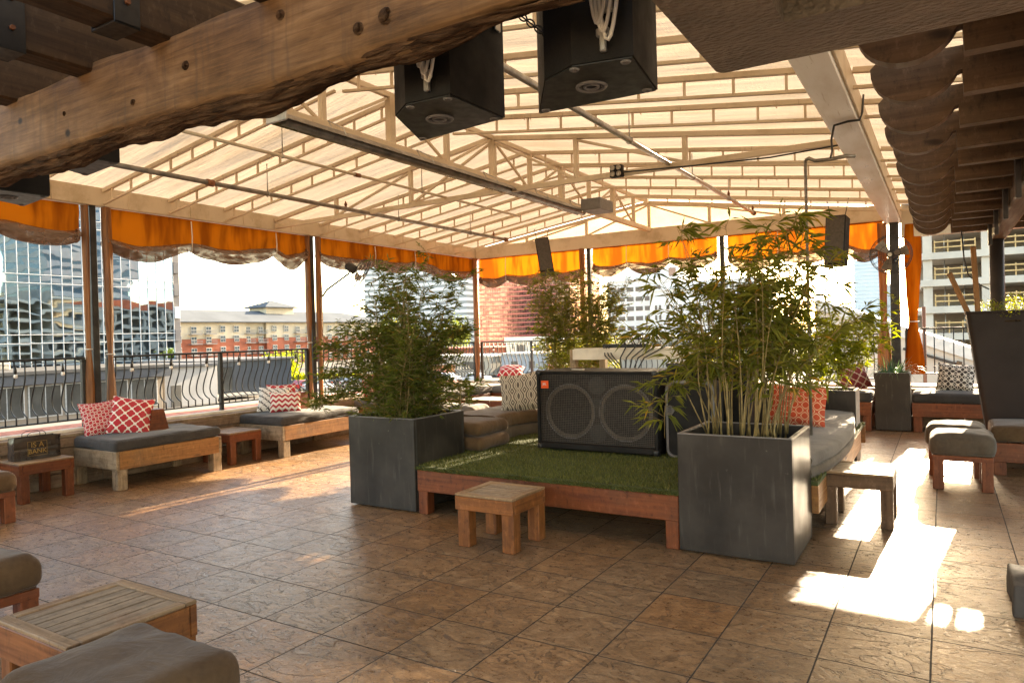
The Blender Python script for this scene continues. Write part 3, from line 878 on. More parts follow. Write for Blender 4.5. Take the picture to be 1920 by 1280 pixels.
# ------------------------------------------------------------------ pergola in the foreground
per = thing('pergola', 'dark rough timber pergola with a massive beam and scalloped rafter tails', 'pergola', (.5, 4, 0))
def timber_beam():
    P = []; n = 150
    xa, xb = -7.2, -.88
    for i in range(n + 1):
        x = xa + (xb - xa) * i / n; row = []
        wl = .020 * mnoise.noise(Vector((x * 1.1, 3, 0))) ; wr = .05 * mnoise.noise(Vector((x * 1.9, 7, 0))) + .02 * mnoise.noise(Vector((x * 5, 9, 0)))
        wt = .035 * mnoise.noise(Vector((x * 1.6, 1, 5)))
        top = 2.895 + wt; bf = 2.575 + wl; br = 2.535 + wr + .07 * min(1, max(0, (x + 1.55) / .4))
        yr = 2.0 - .02 * (x + 3) + .02 * mnoise.noise(Vector((x * 2, 5, 5)))
        sec = []
        for k in range(9): f = k / 8; sec.append((1.87, top + (bf - top) * f))
        for k in range(1, 9): f = k / 8; sec.append((1.87 + (yr - 1.87) * f, bf + (br - bf) * f - .02 * math.sin(PI * f)))
        for k in range(1, 5): f = k / 4; sec.append((yr, br + (2.87 - br) * f))
        sec.append((1.88, top)); 
        for (y, z) in sec:
            r = .006 * mnoise.noise(Vector((x * 3, y * 9, z * 9))) + .004 * mnoise.noise(Vector((x * 14, y * 30, z * 30)))
            row.append((x, y + r, z + r * 1.4))
        P.append(row)
    return MB().grid(P)
timber_beam().build('timber_beam', M['timber'], per)
# dark rough underside as its own skin, knots on the face
P = []
for i in range(320):
    x = -7.1 + 6.20 * i / 319; row = []
    for k in range(19):
        f = k / 18; wl = .020 * mnoise.noise(Vector((x * 1.1, 3, 0))); wr = .05 * mnoise.noise(Vector((x * 1.9, 7, 0))) + .02 * mnoise.noise(Vector((x * 5, 9, 0)))
        bf = 2.575 + wl; br = 2.535 + wr + .07 * min(1, max(0, (x + 1.55) / .4))
        yq = 2.0 - .02 * (x + 3) + .02 * mnoise.noise(Vector((x * 2, 5, 5))); row.append((x, 1.885 + (yq - 1.88) * f, bf + (br - bf) * f - .02 * math.sin(PI * f) - .010 - .012 * abs(mnoise.noise(Vector((x * 6, f * 5, 2)))) - .02 * abs(mnoise.noise(Vector((x * 2.5, f * 14, 6)))) + .01 * mnoise.noise(Vector((x * 9, f * 22, 6)))))
    P.append(row)
MB().grid(P).build('split_underside', M['bark'], per)
for (x, z, r) in ((-1.62, 2.66, .03), (-1.75, 2.65, .022), (-2.75, 2.74, .02), (-3.15, 2.66, .014), (-2.15, 2.8, .02), (-3.75, 2.72, .012)):
    MB().tube([(x, 1.876, z), (x, 1.866, z), (x + r * .1, 1.861, z), (x + r * .1, 1.869, z)], [r * 1.1, r, r * .6, r * .3], 14).build('knot', M['bark'], per)
for x, w in ((-2.93, .20), (-3.56, .19), (-4.30, .19), (-2.2, .19), (-1.5, .19)):
    m = MB(); m.bar((x, -4.5, 3.03), (x, 2.5, 3.03), w * .8, .31, .012); m.build('joist', M['old_wood'], per)
    m = MB()
    for y in (.95, ):
        pass
    yy = 1.47 if x < -3.5 else 1.62
    m.box(x + w * .4, x + w * .4 + .008, yy, yy + .11, 2.86, 3.2, .002); m.box(x - w * .4 - .008, x + w * .4 + .008, yy, yy + .11, 2.862, 2.872, .002)
    m.box(x - w * .4 - .008, x - w * .4, yy, yy + .11, 2.86, 3.2, .002)
    st = m.build('steel_strap', M['iron'], per)
    m = MB()
    for z in (2.96, 3.09): m.tube([(x + w * .4 + .008, yy + .055, z), (x + w * .4 + .02, yy + .055, z)], [.014, .011], 6)
    m.build('bolt', M['rust'], st)
m = MB(); m.box(-7.2, 3.2, -1.6, .6, 3.215, 3.26, .004); m.build('deck', M['old_wood'], per)  # unseen boards added overhead, cut short to set the foreground light
# rafter tails
tails = []
prof = [(-.285, 2.80)]
for k in range(1, 15):
    a = PI + PI * k / 15 * .93
    prof.append((-.095 + .19 * math.cos(a), 2.79 + .175 * math.sin(a)))
prof += [(.098, 2.725), (.102, 2.615), (2.6, 2.615), (2.6, 2.835), (-.25, 2.835)]
for i in range(12):
    y = 3.32 + .585 * i
    jx, jz = random.uniform(-.012, .012), random.uniform(-.008, .008)
    MB().prism([(x + jx, y, z + jz) for x, z in prof], (0, .075, 0)).build('rafter_tail', M['tail_wood'], per)
m = MB()
for k in range(20):
    x = .13 + k * .15
    m.box(x, x + .143, 2.6, 10.3, 2.84, 2.865, .003)
m.build('deck', M['old_wood'], per)
MB().bar((.56, 3.0, 2.60), (.56, 9.92, 2.60), .15, .2, .012).build('carrier_beam', M['tail_wood'], per)
for y in (4.2, 5.95, 7.1, 8.3, 9.35):
    MB().box(.44, .475, y, y + .09, 2.40, 2.78, .004).build('bracket', M['pole_black'], per)
m = MB(); m.tube([(.54, 9.82, 0), (.54, 9.82, 2.5)], .072, 20); m.build('pole', M['pole_black'], per)
m = MB(); m.tube([(.2, 9.7, 2.62), (.22, 9.72, 2.3), (.26, 9.75, 2.1), (.38, 9.8, 1.98), (.46, 9.8, 1.93)], .008, 6); m.build('cable', M['black_cable'], per)

# stucco soffit
pl = []
for (x, y) in ((-.735, 1.0), (-.735, 2.74)): pl.append((x, y, 2.55))
for k in range(5): a = PI - PI / 2 * k / 4; pl.append((-.695 + .04 * math.cos(a), 2.765 + .04 * math.sin(a), 2.55))
pl += [(3.0, 2.86, 2.55), (3.0, 2.46, 2.55), (-.43, 2.46, 2.55), (-.43, 1.0, 2.55)]
m = MB(); m.prism(pl, (0, 0, .42)); so = m.build('stucco_soffit', M['stucco'], None, (0, 2, 2.55))
tag(so, 'rough brown stucco soffit edge at the top right of the view', 'soffit')
MB().box(-.425, 3.0, 1.0, 2.455, 2.80, 2.9, .01).build('recess_board', M['old_wood'], so)
# unseen wall added behind the viewer to dim the foreground
m = MB(); m.box(-9.2, 3.5, -7.4, -7.0, 0, 2.6, .01); tag(m.build('rear_wall', plain('rear_wall', (.45, .37, .29), .8), None, (-3, -7, 0)), None, None, None, 'structure')
# rubble stone block at the right edge
m = MB(); m.rbox((.72, 4.70, .085), (.86, .42, .17), .012, (12, 7), 0, .014, 4)
tag(m.build('stone_block', plain('weathered_block', (.05, .042, .036), .8, 0, .3, .4, 7, .8, 30), None, (.72, 4.70, 0)), 'dark weathered stone block at the right edge of the floor', 'block')

# ------------------------------------------------------------------ wedge loudspeakers under the beam
def wedge_speaker(label, dx, dy, z0, h, extra=True, rz=0.):
    poly = [(-1.56, 2.15), (-1.55, 2.52), (-2.05, 2.58), (-1.90, 2.23), (-1.77, 2.14)]
    c = Vector((-1.78, 2.33, 0)); Rm = Matrix.Rotation(rz, 3, 'Z')
    P = [c + Rm @ (Vector((x, y, 0)) - c) + Vector((dx, dy, z0)) for x, y in poly]
    cc = sum(P, Vector()) / 5
    t = thing('wedge_speaker', label, 'loudspeaker', cc, 'wedge loudspeakers hung behind the big beam')
    MB().prism(P, (0, 0, h)).build('cabinet', M['black_case'], t)
    q = [p.lerp(cc, .03) - Vector((0, 0, .006)) for p in P]
    base = MB().prism(q, (0, 0, .005)).build('base_plate', M['black_plastic'], t)
    m = MB(); o = Vector((.0, .03, -.008)); m.ring(cc + o, .052, .007, (0, 0, 1), 22, 6); m.ring(cc + o, .026, .006, (0, 0, 1), 16, 6)
    for k in range(4):
        a = k * PI / 2 + .4; m.tube([cc + o + Vector((.039 * math.cos(a), .039 * math.sin(a), .004)), cc + o + Vector((.039 * math.cos(a), .039 * math.sin(a), -.004))], .005, 6)
    m.build('pole_socket', M['grey_trim'], t)
    for p in (P[0], P[1], P[2], P[4]):
        g = p.lerp(cc, .16) - Vector((0, 0, .006)); m = MB(); m.ring(g, .013, .006, (0, 0, 1), 12, 5); m.ring(g, .005, .004, (0, 0, 1), 8, 4); m.build('foot', M['grey_trim'], t)
    # bracket and cables on the side that faces the beam
    n0, n1 = P[0], P[4]; mid = n0.lerp(n1, .45); out = Vector((0, -.012, 0))
    m = MB(); m.cbox(mid + Vector((0, -.012, .26)), (.07, .022, .22), Rm, .003); m.cbox(mid + Vector((0, -.014, .085)), (.045, .02, .028), Rm, .004); m.cbox(mid + Vector((0, -.014, .05)), (.022, .022, .06), Rm, .004)
    m.build('yoke', M['galv'], t)
    if extra:
        for k in range(3):
            a = mid + Vector((-.05 + .015 * k, -.03, .42)); b = mid + Vector((.05 + .02 * k, -.035, .45))
            pts = []
            for i in range(13):
                f = i / 12; pts.append(a.lerp(b, f) + Vector((0, -.02 * math.sin(PI * f), -(.335 + .03 * k) * max(0., math.sin(PI * f)) ** .8)))
            MB().tube(pts, .0065, 6).build('cable', M['white_cable'], t)
    # perforated flying track on right face
    m = MB(); p = P[0].lerp(P[1], .86)
    m.box(p.x + .002, p.x + .012, p.y - .02, p.y + .02, z0 + .34, z0 + h, .002)
    m.build('flying_track', M['galv'], t)
    m = MB()
    for z in (.38, .43, .48): m.ring((p.x + .013, p.y, z0 + z), .006, .003, (1, 0, 0), 8, 4)
    m.build('fixing_hole', M['iron'], t)
    return t
wedge_speaker('black wedge loudspeaker hanging left of the chain, its round socket facing down', 0, 0, 2.46, .62)
wedge_speaker('black wedge loudspeaker with looped white cables, right of the chain at the top edge', .68, .02, 2.46, .66, True, .16)
wedge_speaker('black wedge loudspeaker at the left edge above the orange curtain', -3.73, 0, 2.60, .5, False)
wedge_speaker('black wedge loudspeaker mostly hidden behind the beam, only its tip showing on the left', -2.86, .0, 2.70, .4, False)
# chain
t = thing('chain', 'dark steel chain between the two wedge loudspeakers', 'chain', (-1.2, 2.2, 2.6))
a, b = Vector((-1.32, 2.25, 2.735)), Vector((-1.125, 2.25, 2.555)); n = 12; d = (b - a).normalized()
for i in range(n):
    c = a.lerp(b, (i + .5) / n); u = Vector((0, 1, 0)) if i % 2 else d.cross(Vector((0, 1, 0)))
    m = MB(); pts = []
    w = d.cross(u)
    for k in range(13):
        q = 2 * PI * k / 12; pts.append(c + d * .021 * math.cos(q) + w * .011 * math.sin(q))
    m.tube(pts, .0032, 5, False); m.build('link', M['iron'], t)

# ------------------------------------------------------------------ pipes, heater, lamps below the canopy
def pipe(label, x, y0, y1, z, r, mat, heads, joints, hangers, dx=0.):
    t = thing('sprinkler_pipe', label, 'pipe', (x, y0, z))
    MB().tube([(x, y0, z), (x + dx, y1, z)], r, 10).build('pipe', mat, t)
    L = y1 - y0
    for y in heads:
        xx = x + dx * (y - y0) / L
        m = MB(); m.tube([(xx, y, z), (xx, y, z + .05)], [.018, .014], 8); m.tube([(xx, y, z + .05), (xx, y, z + .07), (xx, y, z + .10)], [.022, .016, .007], 8); m.build('sprinkler_head', M['rust'], t)
    for y in joints:
        xx = x + dx * (y - y0) / L
        MB().tube([(xx, y - .04, z), (xx, y + .04, z)], r * 1.45, 10).build('coupling', M['rust'], t)
    for y in hangers:
        xx = x + dx * (y - y0) / L
        m = MB(); m.tube([(xx, y, z + r), (xx, y, roofz(xx) - .1)], .006, 5); m.ring((xx, y, z), r * 1.25, .005, (0, 1, 0), 12, 5); m.build('hanger', M['galv'], t)
pipe('long dark sprinkler pipe with rusty heads under the left slope', -6.63, 2.3, 10.75, 3.25, .026, M['pipe'], (6.75, 10.3), (4.75, 10.7), (3.6, 5.5, 7.8, 9.6))
pipe('thin pale pipe between the left sprinkler pipe and the heater', -5.32, 2.3, 9.0, 3.3, .016, M['cream'], (), (5.6,), (4.6, 6.7))
pipe('silver pipe slanting across the right slope above the hanging loudspeakers', -2.42, 2.2, 11.1, 3.3, .026, M['galv'], (9.6, 11.0), (11.05,), (6.1, 8.0, 9.6))
t = thing('tube_heater', 'long tube heater with dark reflector under the ridge truss', 'heater', (-4.38, 6.5, 3.27))
P = []
for i in range(60):
    y = 3.75 + 5.5 * i / 59; row = []
    for k in range(9):
        f = k / 8 * 2 - 1; row.append((-4.38 + .11 * f, y, 3.335 - .075 * abs(f) ** 1.6))
    P.append(row)
MB().grid(P).build('reflector', M['pipe'], t)
P2 = [[(x, y, z - .004) for (x, y, z) in r] for r in P]
MB().grid(P2).build('reflector_lining', M['reflector'], t)
MB().tube([(-4.38, 3.8, 3.275), (-4.38, 9.2, 3.275)], .042, 12).build('tube', M['pipe'], t)
m = MB(); m.box(-4.30, -4.0, 8.95, 9.4, 3.26, 3.42, .01); m.build('burner_box', M['grey_trim'], t)
m = MB(); m.cbox((-4.38, 3.74, 3.30), (.23, .02, .11), None, .004); m.build('end_cap', M['galv'], t)
for y in (4.4, 5.6, 6.8, 8.0, 9.0):
    m = MB()
    for s in (-1, 1): m.tube([(-4.38 + .1 * s, y, 3.26), (-4.38 + .06 * s, y, 3.34), (-4.5, y, 3.44)], .005, 5)
    m.build('hanger', M['galv'], t)
t = thing('work_lamp', 'small four-lens work lamp clipped to the cross truss', 'lamp', (-2.98, 7.13, 3.29))
m = MB(); m.box(-3.05, -2.91, 7.09, 7.16, 3.22, 3.35, .006); m.build('housing', M['black_case'], t)
for x in (-3.015, -2.945):
    for z in (3.253, 3.317): m = MB(); m.ring((x, 7.086, z), .022, .008, (0, 1, 0), 14, 5); m.tube([(x, 7.089, z), (x, 7.084, z)], .02, 12); m.build('lens', M['reflector'], t)
m = MB(); m.tube([(-2.9, 7.14, 3.27), (-2.2, 7.16, 3.235), (-1.4, 7.16, 3.2), (-.8, 7.16, 3.22)], .008, 6); m.build('cable', M['black_cable'], t)
t = thing('conduit', 'thin dark conduit dropping from the white beam into the right bamboo', 'conduit', (-1.0, 6.6, .45))
m = MB(); m.tube([(-1.0, 6.6, .46), (-1.0, 6.6, 3.0)], .013, 8); m.build('rod', M['pipe'], t)
m = MB(); m.tube([(-1.0, 6.6, 3.0), (-.97, 6.6, 3.015), (-.92, 6.6, 2.985), (-.8, 6.62, 2.985), (-.68, 6.65, 3.0), (-.62, 6.7, 3.0)], .017, 8); m.build('arm', M['pipe'], t)
m = MB(); m.tube([(-.8, 6.62, 3.0), (-.76, 6.4, 3.0), (-.74, 6.2, 3.05), (-.70, 6.05, 3.12), (-.6, 6.03, 3.128), (-.52, 6.05, 3.13), (-.505, 6.1, 3.2), (-.503, 6.2, 3.36)], .009, 6); m.build('cable', M['black_cable'], t)

def column_speaker(label, c, size, rot, hooks):
    t = thing('column_speaker', label, 'loudspeaker', c)
    m = MB(); m.cbox(c, size, rot, .012); m.build('cabinet', M['black_case'], t)
    m = MB(); m.cbox(Vector(c) + rot @ Vector((0, -size[1] / 2 - .004, 0)), (size[0] - .03, .012, size[2] - .04), rot, .004); m.build('grille', M['grille'], t)
    for s in (-1, 1):
        top = Vector(c) + rot @ Vector((s * size[0] * .35, 0, size[2] / 2))
        MB().tube([top, top + Vector((.02 * s, .0, .1)), Vector((top.x + .05 * s, top.y, hooks))], .006, 5).build('hanger', M['iron'], t)
column_speaker('tilted black loudspeaker hung above the back bamboo at centre', (-6.07, 11.1, 2.93), (.25, .24, .66), Matrix.Rotation(R(-9), 3, 'Y') @ Matrix.Rotation(R(28), 3, 'Z') @ Matrix.Rotation(R(-14), 3, 'X'), 3.45)
column_speaker('upright black loudspeaker hung beside the tall right bamboo', (-1.27, 11.0, 2.76), (.27, .24, .70), Matrix.Rotation(R(2), 3, 'Y') @ Matrix.Rotation(R(-8), 3, 'Z') @ Matrix.Rotation(R(-6), 3, 'X'), 3.36)

def wall_fan(label, c, axis, r, wall):
    c = Vector(c); ax = Vector(axis).normalized()
    t = thing('wall_fan', label, 'fan', c)
    u = ax.orthogonal().normalized(); w = ax.cross(u)
    m = MB()
    for o, rr in ((.0, r), (.05, r * .93), (-.05, r * .93), (.075, r * .5), (-.07, r * .5)): m.ring(c + ax * o, rr, .004 if o else .006, ax, 28, 5)
    for k in range(22):
        a = 2 * PI * k / 22; d = u * math.cos(a) + w * math.sin(a)
        m.tube([c + ax * .085 + d * .03, c + ax * .075 + d * r * .5, c + ax * .045 + d * r * .95, c + d * r, c - ax * .05 + d * r * .93, c - ax * .075 + d * r * .5], .0022, 4, False)
    m.build('cage', M['iron'], t)
    m = MB(); m.tube([c - ax * .07, c - ax * .09, c - ax * .24, c - ax * .27], [.03, .075, .07, .04], 14); m.build('motor', M['post_steel'], t)
    m = MB(); m.tube([c + ax * .09, c + ax * .06], .03, 12); m.build('hub', M['galv'], t)
    for k in range(3):
        a = 2 * PI * k / 3 + .5; P = []
        for i in range(6):
            f = i / 5; rr = .05 + (r * .85 - .05) * f; row = []
            for j in range(5):
                g = j / 4 - .5; b = a + g * (.9 - .25 * f); d = u * math.cos(b) + w * math.sin(b)
                row.append(c + d * rr + ax * (.035 * g))
            P.append(row)
        MB().grid(P).build('blade', M['pipe'], t)
    m = MB(); m.tube([c - ax * .2, c - ax * .22 - Vector((0, 0, .12)), Vector(wall) + Vector((.1, 0, .1)), Vector(wall)], .016, 8); m.build('bracket_arm', M['iron'], t)
wall_fan('caged wall fan on a bent arm by the second left post', (-8.12, 8.55, 2.62), (.55, .35, -.42), .26, (-8.52, 8.1, 2.25))
wall_fan('caged wall fan with its round guard facing us on the right corner post', (-.66, 12.15, 2.62), (-.1, -1, -.1), .29, (-.63, 12.44, 2.55))
# ------------------------------------------------------------------ furniture
def pillow(label, mat, loc, w=.45, h=.45, th=.15, yaw=0., lean=20., roll=0., group=None, seed=1, name='pillow'):
    n = 16; mb = MB()
    rot = Matrix.Rotation(R(yaw), 3, 'Z') @ Matrix.Rotation(R(-lean), 3, 'X') @ Matrix.Rotation(R(roll), 3, 'Y')
    for sgn in (1, -1):
        P = []; U = []
        for i in range(n + 1):
            u = i / n * 2 - 1; row = []; ur = []
            for j in range(n + 1):
                v = j / n * 2 - 1
                px = u * (1 - .07 * (1 - v * v) * abs(u)) ; pz = v * (1 - .07 * (1 - u * u) * abs(v))
                k = max(0, (1 - u ** 4) * (1 - v ** 4)) ** .62
                wr = .010 * mnoise.noise(Vector((u * 2.5 + seed * 7, v * 2.5, sgn))) * k
                y = sgn * (th / 2 * k + wr)
                q = Vector((px * w / 2, y, pz * h / 2 + h / 2))
                q.z -= .02 * (1 - abs(u)) * max(0, v) ** 2 * h
                row.append(Vector(loc) + rot @ q); ur.append((u * .5, v * .5 * h / w))
            P.append(row); U.append(ur)
        if sgn < 0: P = P[::-1]; U = U[::-1]
        mb.grid(P, U)
    o = mb.build(name, mat, None, loc)
    return tag(o, label, 'pillow', group)

def frame_legs(t, x0, x1, y0, y1, z0, z1, w, wood_m, wm2=None, lw=.10):
    """apron frame with four legs"""
    th = .035
    for xa in (x0, x1 - th): MB().box(xa, xa + th, y0 + th + .001, y1 - th - .001, z0, z1).build('apron', wood_m, t)
    for ya in (y0, y1 - th): MB().box(x0, x1, ya, ya + th, z0, z1).build('apron', wm2 or wood_m, t)
    for x in (x0 + .012, x1 - lw - .004):
        for y in (y0 + .012, y1 - lw - .004):
            m = MB(); m.box(x, x + lw, y, y + lw, .0, z0 + .06, .006); m.build('leg', wm2 or wood_m, t)

def daybed(label, x0, x1, y0, y1, zc=.41, ch=.12, cm='charcoal', wm='honey_wood', wm2='worn_wood', name='daybed', cat='daybed', group='low wooden daybeds with fabric pads', seed=1, puff=.02):
    t = thing(name, label, cat, ((x0 + x1) / 2, (y0 + y1) / 2, 0), group)
    frame_legs(t, x0, x1, y0, y1, zc - .195, zc, .1, M[wm], M[wm2] if wm2 else None, .11)  # worn frame ends take a paler wood, painting in the light there
    m = MB()
    k = int((x1 - x0 - .08) / .11)
    for i in range(k):
        x = x0 + .04 + (x1 - x0 - .08) * i / k; m.box(x, x + .09, y0 + .04, y1 - .04, zc - .03, zc - .008)
    m.build('slat_deck', M['slat_wood'], t)
    m = MB(); m.rbox(((x0 + x1) / 2, (y0 + y1) / 2, zc + ch / 2), (x1 - x0 - .01, y1 - y0 - .01, ch), .042, (14, 18), puff, .013, seed)
    pd = m.build('pad', M[cm], t)
    i_ = .012; q = [(x0 + .04, y0 + i_), (x1 - .04, y0 + i_), (x1 - i_, y0 + .04), (x1 - i_, y1 - .04), (x1 - .04, y1 - i_), (x0 + .04, y1 - i_), (x0 + i_, y1 - .04), (x0 + i_, y0 + .04)]
    for zz in (zc + .022, zc + ch - .018):
        pts = [(x, y, zz + .004 * mnoise.noise(Vector((x * 3, y * 3, zz)))) for x, y in q]
        MB().tube(pts + [pts[0]], .0055, 6, False).build('piping', M[cm], pd)
    return t
def wedge_back(label, x, y0, y1, z, h=.25, d=.2):
    m = MB(); m.prism([(x, y0, z), (x, y1, z), (x, y1 - .06, z + h), (x, y0 + .06, z + h)], (-.5, 0, 0))
    return tag(m.build('wooden_wedge', M['red_wood'], None, (x, y0, z)), label, 'backrest')
daybed('charcoal pad daybed on pale weathered frame with two red pillows, nearest on the left', -8.42, -7.49, 4.14, 5.42, .415, .12, seed=1)
wedge_back('reddish wooden wedge behind the two red pillows on the near daybed', -7.84, 4.72, 4.97, .54)
pillow('red pillow with fine white linked pattern, the left of the leaning pair', M['p_links'], (-8.17, 4.42, .53), .44, .44, .16, 68, 30, -6, seed=2)
pillow('red pillow with large white quatrefoils leaning on the wooden wedge', M['p_quat'], (-7.93, 4.52, .53), .44, .46, .16, 58, 26, 10, seed=3)
daybed('charcoal pad daybed on orange wood frame with chevron pillow, left of the bushy bamboo', -8.42, -7.46, 6.32, 7.75, .42, .12, seed=2)
wedge_back('reddish wooden wedge behind the chevron pillow', -7.95, 7.0, 7.26, .55)
pillow('red and white chevron pillow on the second daybed', M['p_chev'], (-7.93, 6.78, .545), .43, .30, .14, 48, 22, 0, seed=4)
pillow('white pillow with black crossed dashes behind the chevron pillow', M['p_dash'], (-8.12, 6.72, .55), .44, .44, .13, 50, 42, 4, seed=5)
pillow('red quatrefoil pillow peeping over the black and white pillow', M['p_quat'], (-8.22, 6.98, .6), .42, .36, .12, 55, 30, 0, seed=6)
daybed('grey pad daybed seen through the leaves of the bushy left bamboo', -8.42, -7.5, 8.55, 10.0, .42, .12, 'grey_fabric', 'honey_wood', None, seed=3)
pillow('red linked pillow showing through the bamboo leaves, leaning on the railing', M['p_links'], (-8.1, 8.85, .55), .46, .44, .15, 60, 22, 0, seed=7)
pillow('red quatrefoil pillow showing through the bamboo leaves beside another red pillow', M['p_quat'], (-8.1, 9.3, .55), .44, .42, .15, 70, 22, 5, seed=8)
daybed('grey pad corner bench along the left railing at the far corner', -8.42, -7.62, 10.25, 12.25, .42, .14, 'grey_fabric', 'red_wood', None, 'corner_bench', 'bench', seed=4)
daybed('grey pad corner bench below the far railing with piled pillows', -7.58, -4.95, 11.55, 12.28, .42, .14, 'grey_fabric', 'red_wood', None, 'corner_bench', 'bench', seed=5)
pillow('black and white lattice pillow lying flat at the far corner', M['p_lat'], (-7.25, 11.75, .64), .62, .44, .16, 8, 80, 0, seed=9)
pillow('red quatrefoil pillow lying on the flat black and white pillow', M['p_quat'], (-7.35, 11.85, .74), .52, .42, .18, 20, 68, 0, seed=10)
pillow('red quatrefoil pillow standing in the far corner seat, left of the speaker', M['p_quat'], (-6.42, 11.9, .56), .46, .46, .15, -22, 12, 6, seed=11)
pillow('black and white lattice pillow standing behind the red one, left of the speaker', M['p_lat'], (-6.05, 12.02, .56), .46, .48, .15, 10, 10, 0, seed=12)
pillow('small red quatrefoil pillow tucked beside the top of the big speaker', M['p_quat'], (-5.68, 11.85, .62), .42, .38, .15, 5, 14, 0, seed=13)

def slat_table(name, label, x0, x1, y0, y1, z, wm, top_m, group='small slatted wooden tables', slats_along='y', lw=.085, apr=.10, cat='side table'):
    t = thing(name, label, cat, ((x0 + x1) / 2, (y0 + y1) / 2, 0), group)
    frame_legs(t, x0, x1, y0, y1, z - apr, z - .001, .09, M[wm], None, lw)
    m = MB(); b = .055
    m.box(x0, x1, y0, y0 + b, z, z + .018); m.box(x0, x1, y1 - b, y1, z, z + .018); m.box(x0, x0 + b, y0 + b + .001, y1 - b - .001, z, z + .018); m.box(x1 - b, x1, y0 + b + .001, y1 - b - .001, z, z + .018)
    m.build('top_border', M['edge_wood'], t)
    n = 6; m = MB()
    for i in range(n):
        if slats_along == 'y':
            w = (x1 - x0 - 2 * b) / n; x = x0 + b + w * i; m.box(x + .004, x + w - .004, y0 + b + .002, y1 - b - .002, z + .0, z + .013, .002)
        else:
            w = (y1 - y0 - 2 * b) / n; y = y0 + b + w * i; m.box(x0 + b + .002, x1 - b - .002, y + .004, y + w - .004, z + .0, z + .013, .002)
    m.build('slats', M[top_m], t)
    return t
slat_table('side_table', 'red wooden side table under the shopping bag at the left edge', -8.35, -7.77, 3.34, 3.86, .385, 'red_wood', 'slat_wood')
slat_table('side_table', 'red wooden side table between the two daybeds on the left', -8.25, -7.66, 5.66, 6.14, .385, 'red_wood', 'slat_wood')
slat_table('side_table', 'orange wooden stool table standing before the turf platform', -3.10, -2.60, 4.19, 4.67, .375, 'stool_wood', 'slat_wood', slats_along='x', lw=.10)
slat_table('side_table', 'grey-brown wooden stool table in the sun beside the right planter', -.83, -.34, 5.97, 6.5, .40, 'tail_wood', 'slat_wood', slats_along='x')
slat_table('side_table', 'weathered slatted table in the left foreground behind the brown footstool', -3.44, -2.86, 1.37, 1.92, .39, 'stool_wood', 'slat_wood', slats_along='y', apr=.14)

def footstool(label, x0, x1, y0, y1, z, ch, cm, wm='red_wood', seed=1, rz=0, puff=.03, apr=.03):
    t = thing('footstool', label, 'footstool', ((x0 + x1) / 2, (y0 + y1) / 2, 0), 'upholstered footstools on wooden legs')
    zb = z - ch
    m = MB(); m.box(x0 + .01, x1 - .01, y0 + .01, y1 - .01, zb - apr, zb + .02); m.build('apron', M[wm], t)
    for x in (x0 + .012, x1 - .102):
        for y in (y0 + .012, y1 - .102):
            MB().box(x, x + .09, y, y + .09, 0, zb - apr + .01, .006).build('leg', M[wm], t)
    m = MB(); m.rbox(((x0 + x1) / 2, (y0 + y1) / 2, zb + ch / 2), (x1 - x0, y1 - y0, ch), .065, (12, 12), puff, .013, seed, None, .02); m.build('cushion', M[cm], t)
    m = MB(); zz = zb + ch * .16
    m.tube([(x0 + .004, y0 + .03, zz), (x0 + .03, y0 + .002, zz), (x1 - .03, y0 + .002, zz), (x1 - .004, y0 + .03, zz), (x1 - .004, y1 - .03, zz)], .006, 6); m.build('piping', M[cm], t)
    return t
footstool('brown footstool filling the bottom left corner of the foreground', -2.72, -2.13, 1.05, 1.60, .47, .22, 'brown_fabric', seed=1)
footstool('brown footstool cut by the left edge, beside the weathered slatted table', -4.66, -4.06, 1.33, 1.84, .47, .20, 'brown_fabric', seed=2)
footstool('dark footstool with red leg just inside the left edge, near the shopping bag', -7.65, -7.06, 2.45, 3.02, .46, .20, 'brown_fabric', seed=3)
footstool('taupe footstool lit by the sun on the right, in front of the tapered planter', -.12, .38, 7.68, 8.2, .52, .22, 'taupe', seed=4)
footstool('taupe footstool behind the front one on the right', -.16, .34, 8.34, 8.86, .52, .22, 'taupe', seed=5)
footstool('pale grey footstool behind the left dark planter', -6.95, -6.45, 8.5, 9.02, .50, .24, 'grey_fabric', seed=6)
footstool('pale grey footstool right beside its twin behind the left dark planter', -6.43, -5.95, 8.52, 9.02, .50, .24, 'grey_fabric', seed=7)
slat_table('side_table', 'red wooden table touching its twin at the far corner seats, the left one', -7.4, -6.78, 10.25, 10.95, .40, 'red_wood', 'white_slat', 'twin red tables at the far corner', 'x', apr=.13)
slat_table('side_table', 'red wooden table touching its twin at the far corner seats, the right one', -6.76, -6.1, 10.25, 10.95, .40, 'red_wood', 'white_slat', 'twin red tables at the far corner', 'x', apr=.13)
slat_table('side_table', 'low wooden table almost hidden behind the bushy left bamboo planter', -5.9, -5.35, 7.9, 8.4, .34, 'honey_wood', 'slat_wood')
daybed('dark pad bench with red wood apron behind the tapered planter footstools', .40, 1.6, 8.62, 9.28, .33, .17, 'brown_fabric', 'red_wood', None, 'bench', 'bench', seed=6)
daybed('grey pad bench under the straight-barred railing with a black pillow', -.40, 1.0, 11.62, 12.28, .42, .14, 'charcoal', 'red_wood', None, 'bench', 'bench', seed=7)
daybed('dark pad bench between the trough bamboo and the square planter at the back', -2.6, -.92, 11.55, 12.25, .42, .14, 'charcoal', 'red_wood', None, 'bench', 'bench', seed=8)
pillow('black pillow with white lattice on the bench at right', M['p_lat'], (.12, 12.0, .56), .48, .42, .15, -5, 16, 5, seed=14)
pillow('plum quatrefoil pillow beside the square planter at the back', M['p_plum'], (-1.12, 11.95, .56), .46, .42, .15, 25, 18, -14, seed=15)
pillow('coral pillow with tan links on the turf platform seat at right', M['p_coral'], (-1.24, 7.20, .60), .56, .40, .18, -6, 16, 3, seed=16)
